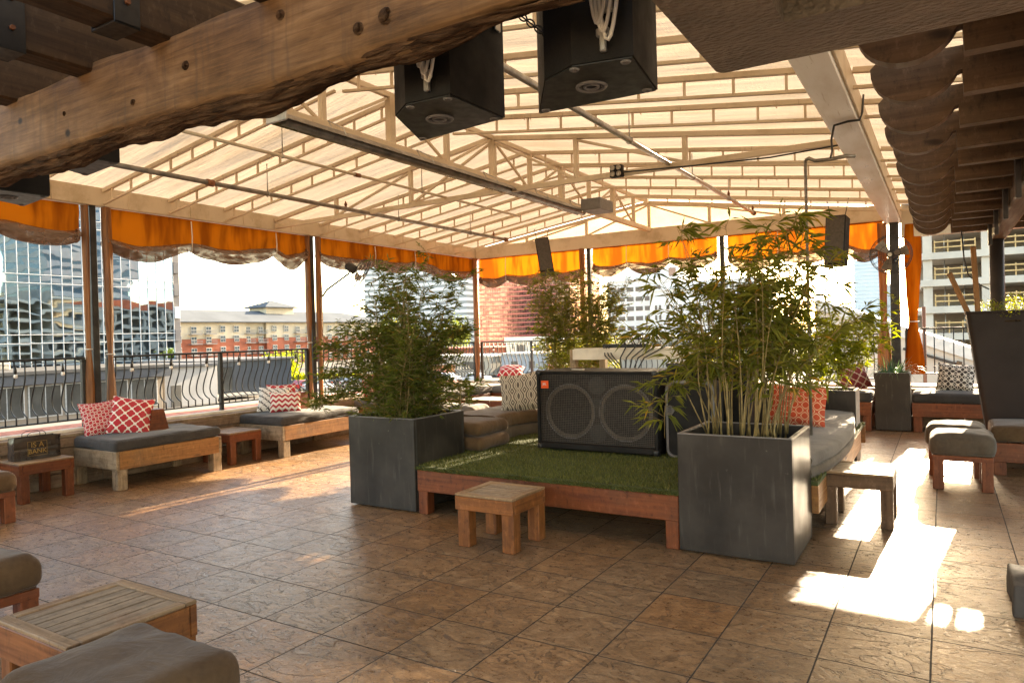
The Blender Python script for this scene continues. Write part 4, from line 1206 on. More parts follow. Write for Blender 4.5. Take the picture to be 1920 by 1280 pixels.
pillow('grey pillow with white ogee waves leaning beside the big speaker', M['p_ogee'], (-4.08, 6.82, .68), .48, .46, .15, 14, 20, -8, seed=17)

# shopping bag
t = thing('shopping_bag', 'glossy dark shopping bag with a gold framed print on the side table', 'shopping bag', (-8.05, 3.6, .40))
bx0, bx1, by0, by1, bz0, bz1 = -8.13, -7.99, 3.40, 3.84, .402, .63
bagm = plain('bag_paper', (.05, .036, .028), .22, 0, .6, .4, 5, .6, 9)
P = []
for i in range(25):
    z = bz0 + (bz1 - bz0) * i / 24; row = []
    f = i / 24; pin = .02 * math.exp(-((f - .5) / .05) ** 2)
    loop = [(bx1 - .0, by0), (bx1, by1), (bx0, by1), (bx0, by0)]
    for k in range(4):
        a, b = Vector(loop[k]), Vector(loop[(k + 1) % 4])
        for j in range(8):
            q = a.lerp(b, j / 8); w = .010 * mnoise.noise(Vector((q.x * 9, q.y * 9, z * 12)))
            side = (k in (1, 3)); g = -.03 * math.sin(PI * j / 8) if side else 0
            d = Vector(((bx0 + bx1) / 2, (by0 + by1) / 2)) - q
            row.append((q.x + w + (pin * .5 if not side else 0) * (1 if q.x < -8.06 else -1), q.y - (g if k == 3 else -g) * (1 if side else 0) * f + w, z))
    row.append(row[0]); P.append(row)
MB().grid(P).build('bag_body', bagm, t)
MB().box(bx0 + .006, bx1 - .006, by0 + .006, by1 - .006, bz0, bz0 + .01, .002).build('base', bagm, t)
for x in (bx0 + .01, bx1 - .01):
    MB().tube([(x, 3.53, bz1 - .02), (x, 3.53, bz1 + .03), (x + .02, 3.56, bz1 + .055), (x + .02, 3.66, bz1 + .06), (x, 3.70, bz1 + .03), (x, 3.70, bz1 - .02)], .0035, 5).build('handle', M['black_cable'], t)
gold = plain('gold_print', (.42, .27, .09), .35, .6, .5, .1, 8)
m = MB()
fy0, fy1, fz0, fz1, fx = 3.52, 3.70, .44, .585, bx1 + .010
for a, b in (((fy0, fz0), (fy1, fz0)), ((fy1, fz0), (fy1, fz1)), ((fy1, fz1), (fy0, fz1)), ((fy0, fz1), (fy0, fz0))): m.bar((fx, a[0], a[1]), (fx, b[0], b[1]), .002, .004, .0005, (1, 0, 0))
m.build('print_frame', gold, t)
def text(name, body, size, mat, parent, loc, rot, ext=.001):
    cu = bpy.data.curves.new(name, 'FONT'); cu.body = body; cu.size = size; cu.extrude = ext; cu.align_x = 'CENTER'; cu.align_y = 'CENTER'
    o = bpy.data.objects.new(name, cu); COL.objects.link(o)
    dg = bpy.context.evaluated_depsgraph_get(); dg.update()
    me = bpy.data.meshes.new_from_object(o.evaluated_get(dg)); bpy.data.objects.remove(o)
    me.materials.clear(); me.materials.append(mat)
    o = bpy.data.objects.new(name, me); COL.objects.link(o); KIDS[o.name] = []
    o.parent = parent; o.location = Vector(loc) - WLOC[parent.name]; o.rotation_euler = rot; KIDS[parent.name].append(o)
    WLOC[o.name] = WLOC[parent.name]
    return o
text('lettering', 'IS A', .075, gold, t, (fx, 3.61, .548), (PI / 2, 0, PI / 2))
text('lettering', 'BANK', .066, gold, t, (fx, 3.61, .482), (PI / 2, 0, PI / 2))

# ------------------------------------------------------------------ turf platform
PX0, PX1, PY0, PY1 = -4.72, -.80, 4.82, 9.2
t = thing('turf_platform', 'low wooden stage covered with green artificial turf in the middle of the terrace', 'platform', (-2.8, 7, 0))
m = MB(); m.box(-3.97, -1.61, 4.82, 4.87, .20, .385, .006); m.build('apron', M['red_wood'], t)
m = MB(); m.box(PX0, PX0 + .05, 5.6, PY1, .18, .385); m.box(PX1 - .05, PX1, 5.55, 8.68, .18, .385); m.box(PX0, PX1, PY1 - .05, PY1, .18, .385); m.build('apron', M['honey_wood'], t)
for x, y in ((-3.965, 4.825), (-1.715, 4.825), (-4.7, 7.2), (-.915, 7.0), (-4.7, 9.0), (-2.8, 7.2), (-2.8, 9.0)):
    MB().box(x, x + .10, y, y + .10, 0, .21, .006).build('leg', M['red_wood'], t)
m = MB(); m.box(PX0 + .05, PX1 - .05, 4.87, PY1 - .05, .34, .386); m.build('deck', M['old_wood'], t)
def turf_mesh():
    rng = np.random.default_rng(3)
    N = 78000
    x = rng.uniform(PX0 + .02, PX1 - .0, N); y = 4.80 + (9.1 - 4.80) * rng.random(N) ** 1.5
    keep = ~((x < -3.97) & (y < 5.58)) & ~((x > -1.61) & (y < 5.54))
    keep &= ~((x > -3.4) & (x < -2.19) & (y > 6.02) & (y < 6.6)); keep &= ~((y > 7.5) & (x > -3.4) & (x < -1.2))
    x, y = x[keep], y[keep]; N = len(x)
    h = rng.uniform(.018, .038, N); a = rng.uniform(0, 2 * np.pi, N); b = rng.uniform(0, 2 * np.pi, N); ln = rng.uniform(0, .026, N)
    edge = (y < 4.84); ln[edge] += .02; b[edge] = -np.pi / 2 + rng.normal(0, .5, edge.sum()); h[edge] *= .8
    z0 = .412 + 0 * x; z0[edge] -= rng.uniform(0, .03, edge.sum())
    w = .0028
    v = np.zeros((N, 3, 3))
    v[:, 0] = np.stack([x - w * np.cos(a), y - w * np.sin(a), z0], 1); v[:, 1] = np.stack([x + w * np.cos(a), y + w * np.sin(a), z0], 1)
    v[:, 2] = np.stack([x + ln * np.cos(b), y + ln * np.sin(b), z0 + h], 1)
    return v.reshape(-1, 3), np.arange(N * 3).reshape(-1, 3)
m = MB(); m.prism([(-3.975, 4.815, .387), (-1.61, 4.815, .387), (-1.61, 5.53, .387), (PX1, 5.53, .387), (PX1, PY1, .387), (PX0, PY1, .387), (PX0, 5.585, .387), (-3.975, 5.585, .387)], (0, 0, .031))
m.build('turf_backing', plain('turf_backing', (.05, .065, .016), .9), t); m = MB()
tv, tf = turf_mesh()
nb = len(m.v); m.v += tv.tolist(); m.f += (tf + nb).tolist(); m.uv += [None] * len(tf); m.sm += [False] * len(tf)
m.build('turf', M['turf'], t)

# seats on the platform
def curved_seat(label, pts_in, pts_out, z0, z1, cm, seed, name='curved_seat'):
    t = thing(name, label, 'seat', (pts_in[0][0], pts_in[0][1], z0))
    def surf(za, zb, puff, ins):
        P = []; n = len(pts_in) * 6
        def ev(pts, f):
            k = f * (len(pts) - 1); i = min(int(k), len(pts) - 2); g = k - i
            p0 = Vector(pts[max(0, i - 1)]); p1 = Vector(pts[i]); p2 = Vector(pts[i + 1]); p3 = Vector(pts[min(len(pts) - 1, i + 2)])
            return .5 * ((2 * p1) + (p2 - p0) * g + (2 * p0 - 5 * p1 + 4 * p2 - p3) * g * g + (3 * p1 - p0 - 3 * p2 + p3) * g ** 3)
        for i in range(n + 1):
            f = i / n; a = ev(pts_in, f); b = ev(pts_out, f); row = []
            prof = [(0., 0.), (-.012, .25), (-.014, .6), (.0, .85), (.03, .97), (.09, 1.), (.3, 1.), (.5, 1.), (.7, 1.), (.91, 1.), (.97, .97), (1., .85), (1.012, .4), (1., 0.)]
            for g, hh in prof:
                q = a.lerp(b, g); w = puff * mnoise.noise(Vector((q.x * 4 + seed, q.y * 4, hh * 3))) + puff * .8 * mnoise.noise(Vector((q.x * 3, q.y * 14, 2 + seed)))
                row.append((q.x + w * .5, q.y + w * .5, za + (zb - za) * hh + w + (.5 * puff if .2 < g < .8 else 0)))
            P.append(row)
        mm = MB().grid(P)
        for r in (P[0], P[-1]):
            b0 = len(mm.v); mm.v += r; ids = list(range(b0, b0 + len(r))); mm.face(ids if r is P[-1] else ids[::-1])
        return mm
    zm = z0 + (z1 - z0) * .48
    surf(z0, zm, .002, 0).build('base', M['taupe'], t)
    surf(zm + .004, z1, .014, 0).build('cushion', M[cm], t)
curved_seat('curved brown cushioned bench on the turf left of the big speaker', [(-4.02, 6.22), (-4.08, 6.6), (-3.98, 6.95), (-3.72, 7.4), (-3.3, 7.9), (-3.0, 8.1)], [(-4.68, 6.22), (-4.7, 6.9), (-4.6, 7.5), (-4.4, 8.0), (-4.0, 8.4), (-3.3, 8.5)], .42, .69, 'brown_fabric', 1)
curved_seat('long grey cushioned bench on the turf behind the right planter', [(-1.55, 5.6), (-1.5, 6.2), (-1.5, 7.0), (-1.5, 7.8), (-1.5, 8.6)], [(-.86, 5.6), (-.77, 6.2), (-.74, 7.0), (-.78, 7.8), (-.86, 8.6)], .42, .60, 'grey_fabric', 2)
tag(MB().rbox((-4.2, 5.92, .49), (.72, .56, .135), .055, (8, 8), .01, .012, 3).build('loose_cushion', M['brown_fabric'], None, (-4.2, 5.92, .42)), 'dark loose cushion at the bottom of the stack beside the left planter', 'cushion', 'stacked loose cushions')
tag(MB().rbox((-4.22, 5.93, .625), (.70, .56, .13), .055, (8, 8), .01, .012, 4).build('loose_cushion', M['brown_fabric'], None, (-4.22, 5.93, .56)), 'dark loose cushion on top of the stack beside the left planter', 'cushion', 'stacked loose cushions')

# big double speaker
t = thing('bass_cabinet', 'wide black bass loudspeaker with two round cones behind a mesh grille on the turf', 'loudspeaker', (-2.8, 6.3, .44))
sx0, sx1, sy0, sy1, sz0, sz1 = -3.41, -2.18, 6.0, 6.6, .44, 1.19
m = MB(); th = .03
m.box(sx0, sx0 + th, sy0, sy1, sz0, sz1, .008); m.box(sx1 - th, sx1, sy0, sy1, sz0, sz1, .008); m.box(sx0 + th + .0, sx1 - th, sy0 + .001, sy1, sz1 - th, sz1 - .001, .008); m.box(sx0 + th, sx1 - th, sy0 + .001, sy1, sz0 + .001, sz0 + .06, .008); m.box(sx0 + th, sx1 - th, sy1 - .03, sy1 - .002, sz0 + .06, sz1 - th)
m.build('cabinet', M['black_case'], t)
baf = MB().box(sx0 + th, sx1 - th, sy0 + .075, sy0 + .095, sz0 + .06, sz1 - th).build('baffle', M['black_case'], t)
for cx in (-3.08, -2.51):
    c = Vector((cx, sy0 + .07, .80)); P = []
    for rr, dp in ((.255, 0.), (.235, -.012), (.225, .004), (.10, .075), (.085, .07), (.05, .05), (.0005, .045)):
        P.append([c + Vector((rr * math.cos(a * PI / 18), dp, rr * math.sin(a * PI / 18))) for a in range(37)])
    m = MB().grid(P); m.build('woofer_cone', M['cone'], t)
    m = MB(); m.ring((cx, sy0 + .062, .80), .26, .006, (0, 1, 0), 40, 6); m.build('woofer_rim', M['grey_trim'], t)
m = MB()
for z in (.60, .84, 1.05): m.tube([(-2.795, sy0 + .074, z), (-2.795, sy0 + .070, z)], .085, 20)
m.build('port', M['iron'], t)
m = MB()
for k in range(64):
    x = sx0 + th + .004 + (sx1 - sx0 - 2 * th - .008) * k / 63; m.bar((x, sy0 + .03, sz0 + .062), (x, sy0 + .03, sz1 - th - .002), .004, .003, .0004, (0, 1, 0))
for k in range(40):
    z = sz0 + .068 + (sz1 - th - sz0 - .075) * k / 39; m.bar((sx0 + th, sy0 + .027, z), (sx1 - th, sy0 + .027, z), .003, .0055, .0004)
m.build('grille', M['grille'], t)
m = MB()
for x in (sx0 + .02, sx1 - .02):
    for z in (sz0 + .02, sz1 - .02): m.rbox((x, sy0 + .02, z), (.055, .06, .055), .018, (2, 2))
m.build('corner_guard', M['black_plastic'], t)
MB().box(-3.365, -3.285, sy0 + .012, sy0 + .022, 1.02, 1.095, .003).build('badge', M['badge'], t)
white_print = plain('white_print', (.85, .82, .78), .5)
text('lettering', 'JBL', .032, white_print, t, (-3.325, sy0 + .0105, 1.062), (PI / 2, 0, 0))
MB().rbox((-3.05, 6.2, 1.194), (.12, .06, .012), .005, (3, 3)).build('handle', M['galv'], t)
# portable speaker beside
t = thing('portable_speaker', 'upright black portable loudspeaker with grey rounded edge beside the bass cabinet', 'loudspeaker', (-1.95, 6.25, .42))
P = []; prof = []
def rr_poly(x0, x1, z0, z1, r, n=6):
    out = []
    for (cx, cz, a0) in ((x1 - r, z1 - r, 0), (x0 + r, z1 - r, 90), (x0 + r, z0 + r, 180), (x1 - r, z0 + r, 270)):
        for k in range(n + 1): a = R(a0 + 90 * k / n); out.append((cx + r * math.cos(a), cz + r * math.sin(a)))
    return out
pp = rr_poly(-2.13, -1.72, .42, 1.09, .07)
MB().prism([(x, 6.12, z) for x, z in pp], (0, .34, 0)).build('cabinet', M['black_plastic'], t)
pts = [(x, 6.115, z) for x, z in pp]; pts.append(pts[0])
MB().tube(pts, .016, 6, False).build('edge_trim', M['grey_trim'], t)
MB().prism([(x * .96 - .077, 6.108, .755 + (z - .755) * .94) for x, z in pp], (0, .012, 0)).build('grille', M['black_case'], t)
m = MB()
for k in range(5): z = .80 + .018 * k; m.tube([(-2.15, 6.1, z), (-2.085, 6.098, z), (-2.06, 6.1, .836)], .006, 5)
m.build('side_grip', M['grey_trim'], t)
MB().box(-1.95, -1.90, 6.098, 6.108, .475, .52, .002).build('badge', M['badge'], t)
text('lettering', 'JBL', .019, white_print, t, (-1.925, 6.0965, .5), (PI / 2, 0, 0))
# case and turntable behind
t = thing('equipment_case', 'dark equipment case standing behind the speakers', 'case', (-1.95, 6.85, .42))
MB().box(-2.3, -1.55, 6.62, 7.1, .42, 1.19, .01).build('body', M['black_case'], t)
m = MB()
for z in (.6, 1.08): m.box(-1.545, -1.535, 6.8, 6.9, z - .03, z + .03, .003)
m.build('latch', M['galv'], t)
t = thing('turntable', 'flat black deck with a coil of cable on the equipment case', 'turntable', (-2.0, 6.8, 1.2))
MB().box(-2.32, -1.62, 6.64, 7.06, 1.195, 1.235, .012).build('body', M['black_plastic'], t)
MB().tube([(-2.1, 6.85, 1.235), (-2.1, 6.85, 1.255)], .14, 28).build('platter', M['black_plastic'], t)
m = MB(); pts = []
for i in range(90):
    a = i * .42; pts.append((-2.02 + .17 * math.cos(a) + .03 * math.sin(i * 1.7), 6.85 + .09 * math.sin(a), 1.262 + .02 * math.sin(i * .9) ** 2 + .0004 * i))
m.tube(pts, .007, 5); m.build('cable_coil', M['black_cable'], t)
# white console
t = thing('console_table', 'cream painted console shelf behind the bass cabinet', 'console', (-3.4, 8.45, .42))
MB().box(-4.22, -2.5, 8.42, 8.47, 1.195, 1.335, .005).build('front_board', M['white_paint'], t)
MB().box(-4.22, -2.5, 8.475, 8.75, 1.325, 1.345, .004).build('shelf', M['white_paint'], t)
for x in (-4.29, -3.86, -2.6): MB().box(x, x + .085, 8.475, 8.56, .42, 1.33, .004).build('leg', M['worn_wood'], t)
t = thing('mixer', 'black mixer with looped cables on the cream console shelf', 'mixer', (-3.5, 8.6, 1.35))
MB().box(-3.82, -3.2, 8.5, 8.7, 1.347, 1.395, .01).build('body', M['black_plastic'], t)
m = MB()
for k in range(5):
    x = -3.62 + .11 * k; m.tube([(x, 8.5, 1.39), (x - .02, 8.47, 1.5), (x + .04, 8.46, 1.53), (x + .12, 8.45, 1.5), (x + .17 + .02 * k, 8.41, 1.36), (x + .10 - .03 * k, 8.38, 1.22), (-3.5 + .05 * k, 8.37, 1.05), (-3.48 + .03 * k, 8.38, .8)], .009, 6)
for k in range(3): m.tube([(-3.8 + .03 * k, 8.5, 1.37), (-3.74 + .05 * k, 8.395, 1.25), (-3.6 + .04 * k, 8.38, 1.12), (-3.5 + .02 * k, 8.38, .85)], .008, 6)
m.build('cable', M['black_cable'], t)

# ------------------------------------------------------------------ planters
def box_planter(label, x0, x1, y0, y1, h, mat=None, end_mat=None, name='planter'):
    t = thing(name, label, 'planter', ((x0 + x1) / 2, (y0 + y1) / 2, 0)); th = .03; mt = mat or M['slate']
    m = MB(); m.box(x0, x1, y0, y0 + th, .015, h, .004); m.box(x0, x1, y1 - th, y1, .015, h, .004); m.box(x0, x0 + th, y0 + th + .0015, y1 - th - .0015, .015, h, .004)
    if end_mat is None: m.box(x1 - th, x1, y0 + th + .0015, y1 - th - .0015, .015, h, .004)
    m.build('box', mt, t)
    if end_mat is not None:
        m = MB(); n = max(3, int((y1 - y0) / .13))
        for i in range(n):
            a = y0 + th + .002 + (y1 - y0 - 2 * th) * i / n; m.box(x1 - th, x1 + .004, a, a + (y1 - y0 - 2 * th) / n - .003, .012, h + .002, .003)
        m.build('end_planks', end_mat, t)
    m = MB()
    P = [[(x0 + th + (x1 - x0 - 2 * th) * i / 12, y0 + th + (y1 - y0 - 2 * th) * j / 8, h - .10 + .03 * mnoise.noise(Vector((i * .9, j * .9, 3)))) for j in range(9)] for i in range(13)]
    m.grid(P); m.build('soil', M['soil'], t)
    m = MB(); e = .004
    for a in (((x0, y0 + th / 2), (x1, y0 + th / 2)), ((x0, y1 - th / 2), (x1, y1 - th / 2)), ((x0 + th / 2, y0 + th), (x0 + th / 2, y1 - th)), ((x1 - th / 2, y0 + th), (x1 - th / 2, y1 - th))): m.bar((a[0][0], a[0][1], h + .0035), (a[1][0], a[1][1], h + .0035), th - .004, .007, .002)
    m.build('rim', M['grey_trim'], t)  # pale strip: worn lip, with the light it catches painted in
    m = MB(); m.box(x0 + .05, x1 - .05, y0 + .05, y1 - .05, 0, .02, .002); m.build('base', M['old_wood'], t)
    return t
box_planter('square dark slate planter in front left of the turf, holding the bushy bamboo', -4.77, -3.985, 4.81, 5.575, .825)
box_planter('square dark slate planter in front right of the turf, its right side weathered pale', -1.605, -.845, 4.80, 5.52, .825)
box_planter('long dark trough with pale planked end at the back right of the turf', -2.52, -.85, 8.70, 9.14, .82, None, M['white_slat'])
box_planter('dark trough at the back left of the turf behind the console', -5.05, -3.85, 8.85, 9.35, .82)
box_planter('tall narrow grey planter before the far railing, holding strappy grass', -.875, -.42, 11.62, 12.08, .845)

def bamboo(name, label, area, z0, ncul, height, spread, nbr, leaf_len, leaf_mat, culm_mat, seed, tmin=.12, droop=.5, per=6, lean=(0, 0), culm_r=.006, top_bias=1., hvar=.35, wleaf=.085, extra=()):
    rng = random.Random(seed)
    t = thing(name, label, 'bamboo', ((area[0] + area[1]) / 2, (area[2] + area[3]) / 2, z0))
    m = MB(); V = []; F = []
    cx, cy = (area[0] + area[1]) / 2, (area[2] + area[3]) / 2
    culms = []
    for k in range(ncul):
        bx, by = rng.uniform(area[0], area[1]), rng.uniform(area[2], area[3])
        h = height * (1 - hvar * rng.random() ** .8)
        ox, oy = (bx - cx), (by - cy); a = rng.uniform(0, 2 * PI)
        s = spread * rng.random() ** .7
        dx = ox * .8 + s * math.cos(a) + lean[0]; dy = oy * .8 + s * math.sin(a) * .8 + lean[1]
        pts = []; b1, b2 = rng.uniform(-.06, .06), rng.uniform(-.06, .06)
        for i in range(9):
            f = i / 8; g = f ** 1.7
            pts.append(Vector((bx + dx * g + b1 * math.sin(f * 4), by + dy * g + b2 * math.sin(f * 3.3), z0 + h * f * (1 - .10 * g * (dx * dx + dy * dy)))))
        culms.append(pts)
        m.tube(pts, [culm_r * (1 - .75 * i / 8) for i in range(9)], 5)
    for e in extra: 
        culms.append([Vector(p) for p in e]); m.tube(culms[-1], [culm_r * .7 * (1 - .6 * i / (len(e) - 1)) for i in range(len(e))], 5)
    def ev(pts, f):
        k = f * (len(pts) - 1); i = min(int(k), len(pts) - 2); return pts[i].lerp(pts[i + 1], k - i)
    def add_leaf(p, d, L):
        d = d.normalized(); sd = d.cross(Vector((rng.uniform(-.5, .5), rng.uniform(-.5, .5), 1))).normalized()
        up = sd.cross(d); w = L * wleaf * rng.uniform(.8, 1.2)
        mid = p + d * L * .42 + up * L * .04; tip = p + d * L - Vector((0, 0, L * rng.uniform(.05, .3)))
        b = len(V); V.extend([p, mid + sd * w, tip, mid - sd * w]); F.append((b, b + 1, b + 2)); F.append((b, b + 2, b + 3))
    ne = len(extra)
    for k in range(nbr):
        if ne and rng.random() < (.028 if ne > 5 else .05) * ne: c = culms[ncul + rng.randrange(ne)]; f = rng.uniform(.25, 1)
        else: c = culms[rng.randrange(ncul)]; f = tmin + (1 - tmin) * rng.random() ** (1 / top_bias)
        p = ev(c, f); a = rng.uniform(0, 2 * PI)
        bl = rng.uniform(.05, .30) * (1.15 - .5 * f) * height / 1.5
        d = Vector((math.cos(a), math.sin(a), rng.uniform(.1, .9)))
        q = p + d.normalized() * bl; q.z -= droop * bl * bl * 1.5
        m.tube([p, p.lerp(q, .5) + Vector((0, 0, .012)), q], [.0022, .0017, .001], 3, False)
        nl = rng.randint(per - 2, per + 2)
        for j in range(nl):
            f2 = rng.uniform(.35, 1.); b = p.lerp(q, f2)
            ll = d.normalized() + Vector((rng.uniform(-.9, .9), rng.uniform(-.9, .9), rng.uniform(-1.2 * droop - .3, .5 - .5 * droop)))
            add_leaf(b, ll, leaf_len * rng.uniform(.6, 1.25))
    m.build('culms', culm_mat, t)
    lm = MB(); lm.v = [tuple(v) for v in V]; lm.f = F; lm.uv = [None] * len(F); lm.sm = [False] * len(F)
    lm.build('leaves', leaf_mat, t)
    return t
bamboo('bamboo', 'dense bushy dark-leaved bamboo in the front left slate planter', (-4.62, -4.12, 4.95, 5.42), .73, 34, 1.64, .38, 2700, .078, M['leaf_dark'], M['culm'], 11, .04, .35, 7, (.02, -.02), 0.0055, .85, .5, .076,
       extra=[[(-4.6, 5.2, .8), (-4.9, 5.15, 1.15), (-5.15, 5.1, 1.4), (-5.3, 5.05, 1.5)], [(-4.6, 5.1, .8), (-4.95, 5.0, 1.0), (-5.2, 4.95, .95), (-5.27, 4.92, .85)], [(-4.5, 5.2, .8), (-4.85, 5.15, 1.3), (-5.05, 5.1, 1.75)], [(-4.2, 5.2, .8), (-3.85, 5.1, 1.1), (-3.65, 5.05, 1.1), (-3.6, 5.0, .9)], [(-4.2, 5.25, .9), (-3.85, 5.2, 1.5), (-3.7, 5.15, 1.6)], [(-4.6, 5.2, .8), (-5.0, 5.1, 1.2), (-5.3, 5.05, 1.15)]])
bamboo('bamboo', 'tall bamboo with long drooping leaves in the front right slate planter', (-1.50, -.95, 4.92, 5.4), .73, 46, 1.62, .42, 760, .120, M['leaf_olive'], M['culm'], 23, .36, .75, 6, (.05, .02), .0065, 1.1, .45, .066,
       extra=[[(-1.45, 5.0, .8), (-1.6, 4.95, 1.15), (-1.69, 4.9, 1.15), (-1.72, 4.88, .95), (-1.72, 4.87, .78)], [(-1.0, 5.2, .8), (-.95, 5.2, 1.5), (-.85, 5.2, 2.0), (-.78, 5.2, 2.35)], [(-.95, 5.25, .8), (-.9, 5.25, 1.6), (-.92, 5.2, 2.2), (-.8, 5.15, 2.36)], [(-1.1, 5.3, .8), (-1.0, 5.3, 1.6), (-.98, 5.25, 2.1), (-1.06, 5.2, 2.3)], [(-1.4, 5.1, .8), (-1.6, 5.0, 1.3), (-1.75, 4.95, 1.6), (-1.85, 4.9, 1.5)], [(-1.4, 5.1, .8), (-1.55, 5.1, 1.4), (-1.8, 5.05, 1.9)]])
bamboo('bamboo', 'sunlit yellow-green bamboo rising from the long trough on the right', (-2.3, -.98, 8.80, 9.05), .72, 60, 1.22, .34, 1100, .105, M['leaf_lime'], M['culm_green'], 31, .3, .5, 6, (.06, 0), .0055, 1., .45, .085)
bamboo('bamboo', 'upright thin-caned bamboo behind the console at centre', (-4.93, -4.1, 8.95, 9.25), .72, 70, 1.78, .26, 2300, .08, M['leaf_olive'], M['culm'], 41, .18, .35, 6, (0, 0), .006, 1., .3, .085)
# strappy grass and the tapered planter
def blades(name, label, c, r, n, L, mat, seed, cat, out=1.):
    rng = random.Random(seed); t = thing(name, label, cat, c); m = MB()
    for k in range(n):
        a = rng.uniform(0, 2 * PI); rr = r * rng.random() ** .5; l = L * rng.uniform(.5, 1.15); o = out * rng.uniform(.25, 1.)
        p0 = Vector(c) + Vector((rr * math.cos(a), rr * math.sin(a), 0)); d = Vector((math.cos(a + rng.uniform(-.6, .6)), math.sin(a + rng.uniform(-.6, .6)), 0))
        sd = d.cross(Vector((0, 0, 1))); P = []
        for i in range(6):
            f = i / 5; q = p0 + d * l * o * f + Vector((0, 0, l * (1.25 * f - 1.35 * o * f * f))); w = .006 * (1 - f ** 2) + .0004
            P.append([q - sd * w, q + sd * w])
        m.grid(P)
    m.build('leaves', mat, t); return t
blades('strappy_grass', 'strappy green grass spilling over the tall narrow planter', (-.65, 11.85, .77), .15, 170, .42, M['leaf_grass'], 5, 'plant')
t = thing('tapered_planter', 'big brown planter tapering downwards at the right edge', 'planter', (.62, 9.28, 0))
P = []
for (z, w) in ((.0, .205), (.02, .21), (.5, .27), (1.0, .335), (1.5, .40), (1.645, .418), (1.66, .425), (1.675, .425), (1.675, .395), (1.56, .385)):
    row = []
    for (x, y) in rr_poly(-w, w, -w, w, .05): row.append((.64 + x, 9.62 + y * .8, z))
    row.append(row[0]); P.append(row)
MB().grid(P, None, False).build('pot', M['tall_planter'], t)
m = MB(); m.tube([(.64, 9.62, 1.55), (.64, 9.62, 1.57)], .34, 16); m.build('soil', M['soil'], t)
def shrub(name, label, c, rad, h, n, L, mat, seed, cat='plant'):
    rng = random.Random(seed); t = thing(name, label, cat, c); m = MB(); V = []; F = []
    for k in range(60):
        a = rng.uniform(0, 2 * PI); r = rad * rng.random() ** .5
        m.tube([Vector(c) + Vector((r * .3 * math.cos(a), r * .3 * math.sin(a), 0)), Vector(c) + Vector((r * math.cos(a), r * math.sin(a), h * rng.uniform(.5, 1.)))], [.003, .001], 3, False)
    for k in range(n):
        a = rng.uniform(0, 2 * PI); r = rad * rng.random() ** .5; z = h * rng.random() * (1 - .4 * r / rad)
        if mnoise.noise(Vector((r * math.cos(a) * 6, r * math.sin(a) * 6, z * 8))) < -.12: continue
        p = Vector(c) + Vector((r * math.cos(a), r * math.sin(a), z)); d = Vector((rng.gauss(0, 1), rng.gauss(0, 1), rng.uniform(-.3, 1))).normalized(); sd = d.cross(Vector((.3, .2, 1))).normalized(); l = L * rng.uniform(.6, 1.2)
        b = len(V); V.extend([p, p + d * l * .5 + sd * l * .22, p + d * l, p + d * l * .5 - sd * l * .22]); F.append((b, b + 1, b + 2, b + 3))
    m.build('stems', M['culm'], t); lm = MB(); lm.v = [tuple(v) for v in V]; lm.f = F; lm.uv = [None] * len(F); lm.sm = [False] * len(F); lm.build('leaves', mat, t)
    return t
shrub('fern', 'feathery green plant in the top of the tapered planter', (.72, 9.6, 1.60), .40, .30, 2600, .035, M['leaf_lime'], 9)
for (lbl, p0, p1) in (('leaning wooden stake in the tapered planter', (.30, 9.42, 1.5), (.07, 9.42, 2.12)), ('upright wooden stake in the tapered planter', (.34, 9.40, 1.5), (.30, 9.42, 2.40))):
    m = MB(); m.bar(p0, p1, .055, .03, .004, (0, 1, 0)); tag(m.build('wooden_stake', M['honey_wood'], None, p0), lbl, 'stake')
# ------------------------------------------------------------------ the city around
def conc(name, c, v=.12, r=.8): return plain(name, c, r, 0, .3, v, .35)
GZ = -5.5
m = MB(); m.v += [(-1500, -400, 0), (1500, -400, 0), (1500, 2500, 0), (-1500, 2500, 0)]; m.face([0, 1, 2, 3])
m.v = [(x, y, GZ) for x, y, z in m.v]
tag(m.build('ground', plain('ground', (.10, .09, .078), .9, 0, .2, .3, .02), None, (0, 0, GZ)), None, None, None, 'structure')
def sheet(name, mat, pts, z):
    m = MB(); m.v += [(x, y, z) for x, y in pts]; m.face(list(range(len(pts)))); tag(m.build(name, mat, None, (pts[0][0], pts[0][1], z)), None, None, None, 'structure')
asph = plain('asphalt', (.055, .054, .053), .85, 0, .3, .2, .4); pavem = plain('pavement', (.15, .145, .135), .8, 0, .3, .12, .5)
sheet('road', asph, [(-66, -40), (-50, -40), (-50, 400), (-66, 400)], GZ + .004)
sheet('pavement', pavem, [(-70.2, -40), (-66, -40), (-66, 400), (-70.2, 400)], GZ + .12)
sheet('road', asph, [(-200, 84), (200, 84), (200, 98), (-200, 98)], GZ + .008)
sheet('car_park', plain('car_park', (.085, .082, .079), .85, 0, .3, .2, .2), [(-98, 66), (-70.3, 66), (-70.3, 83.8), (-98, 83.8)], GZ + .004)
m = MB()
for k in range(40): m.box(-58.1, -57.95, -30 + 9 * k, -27 + 9 * k, GZ + .006, GZ + .012)
tag(m.build('road_marking', M['trim_white'], None, (-58, 0, GZ)), None, None, None, 'structure')

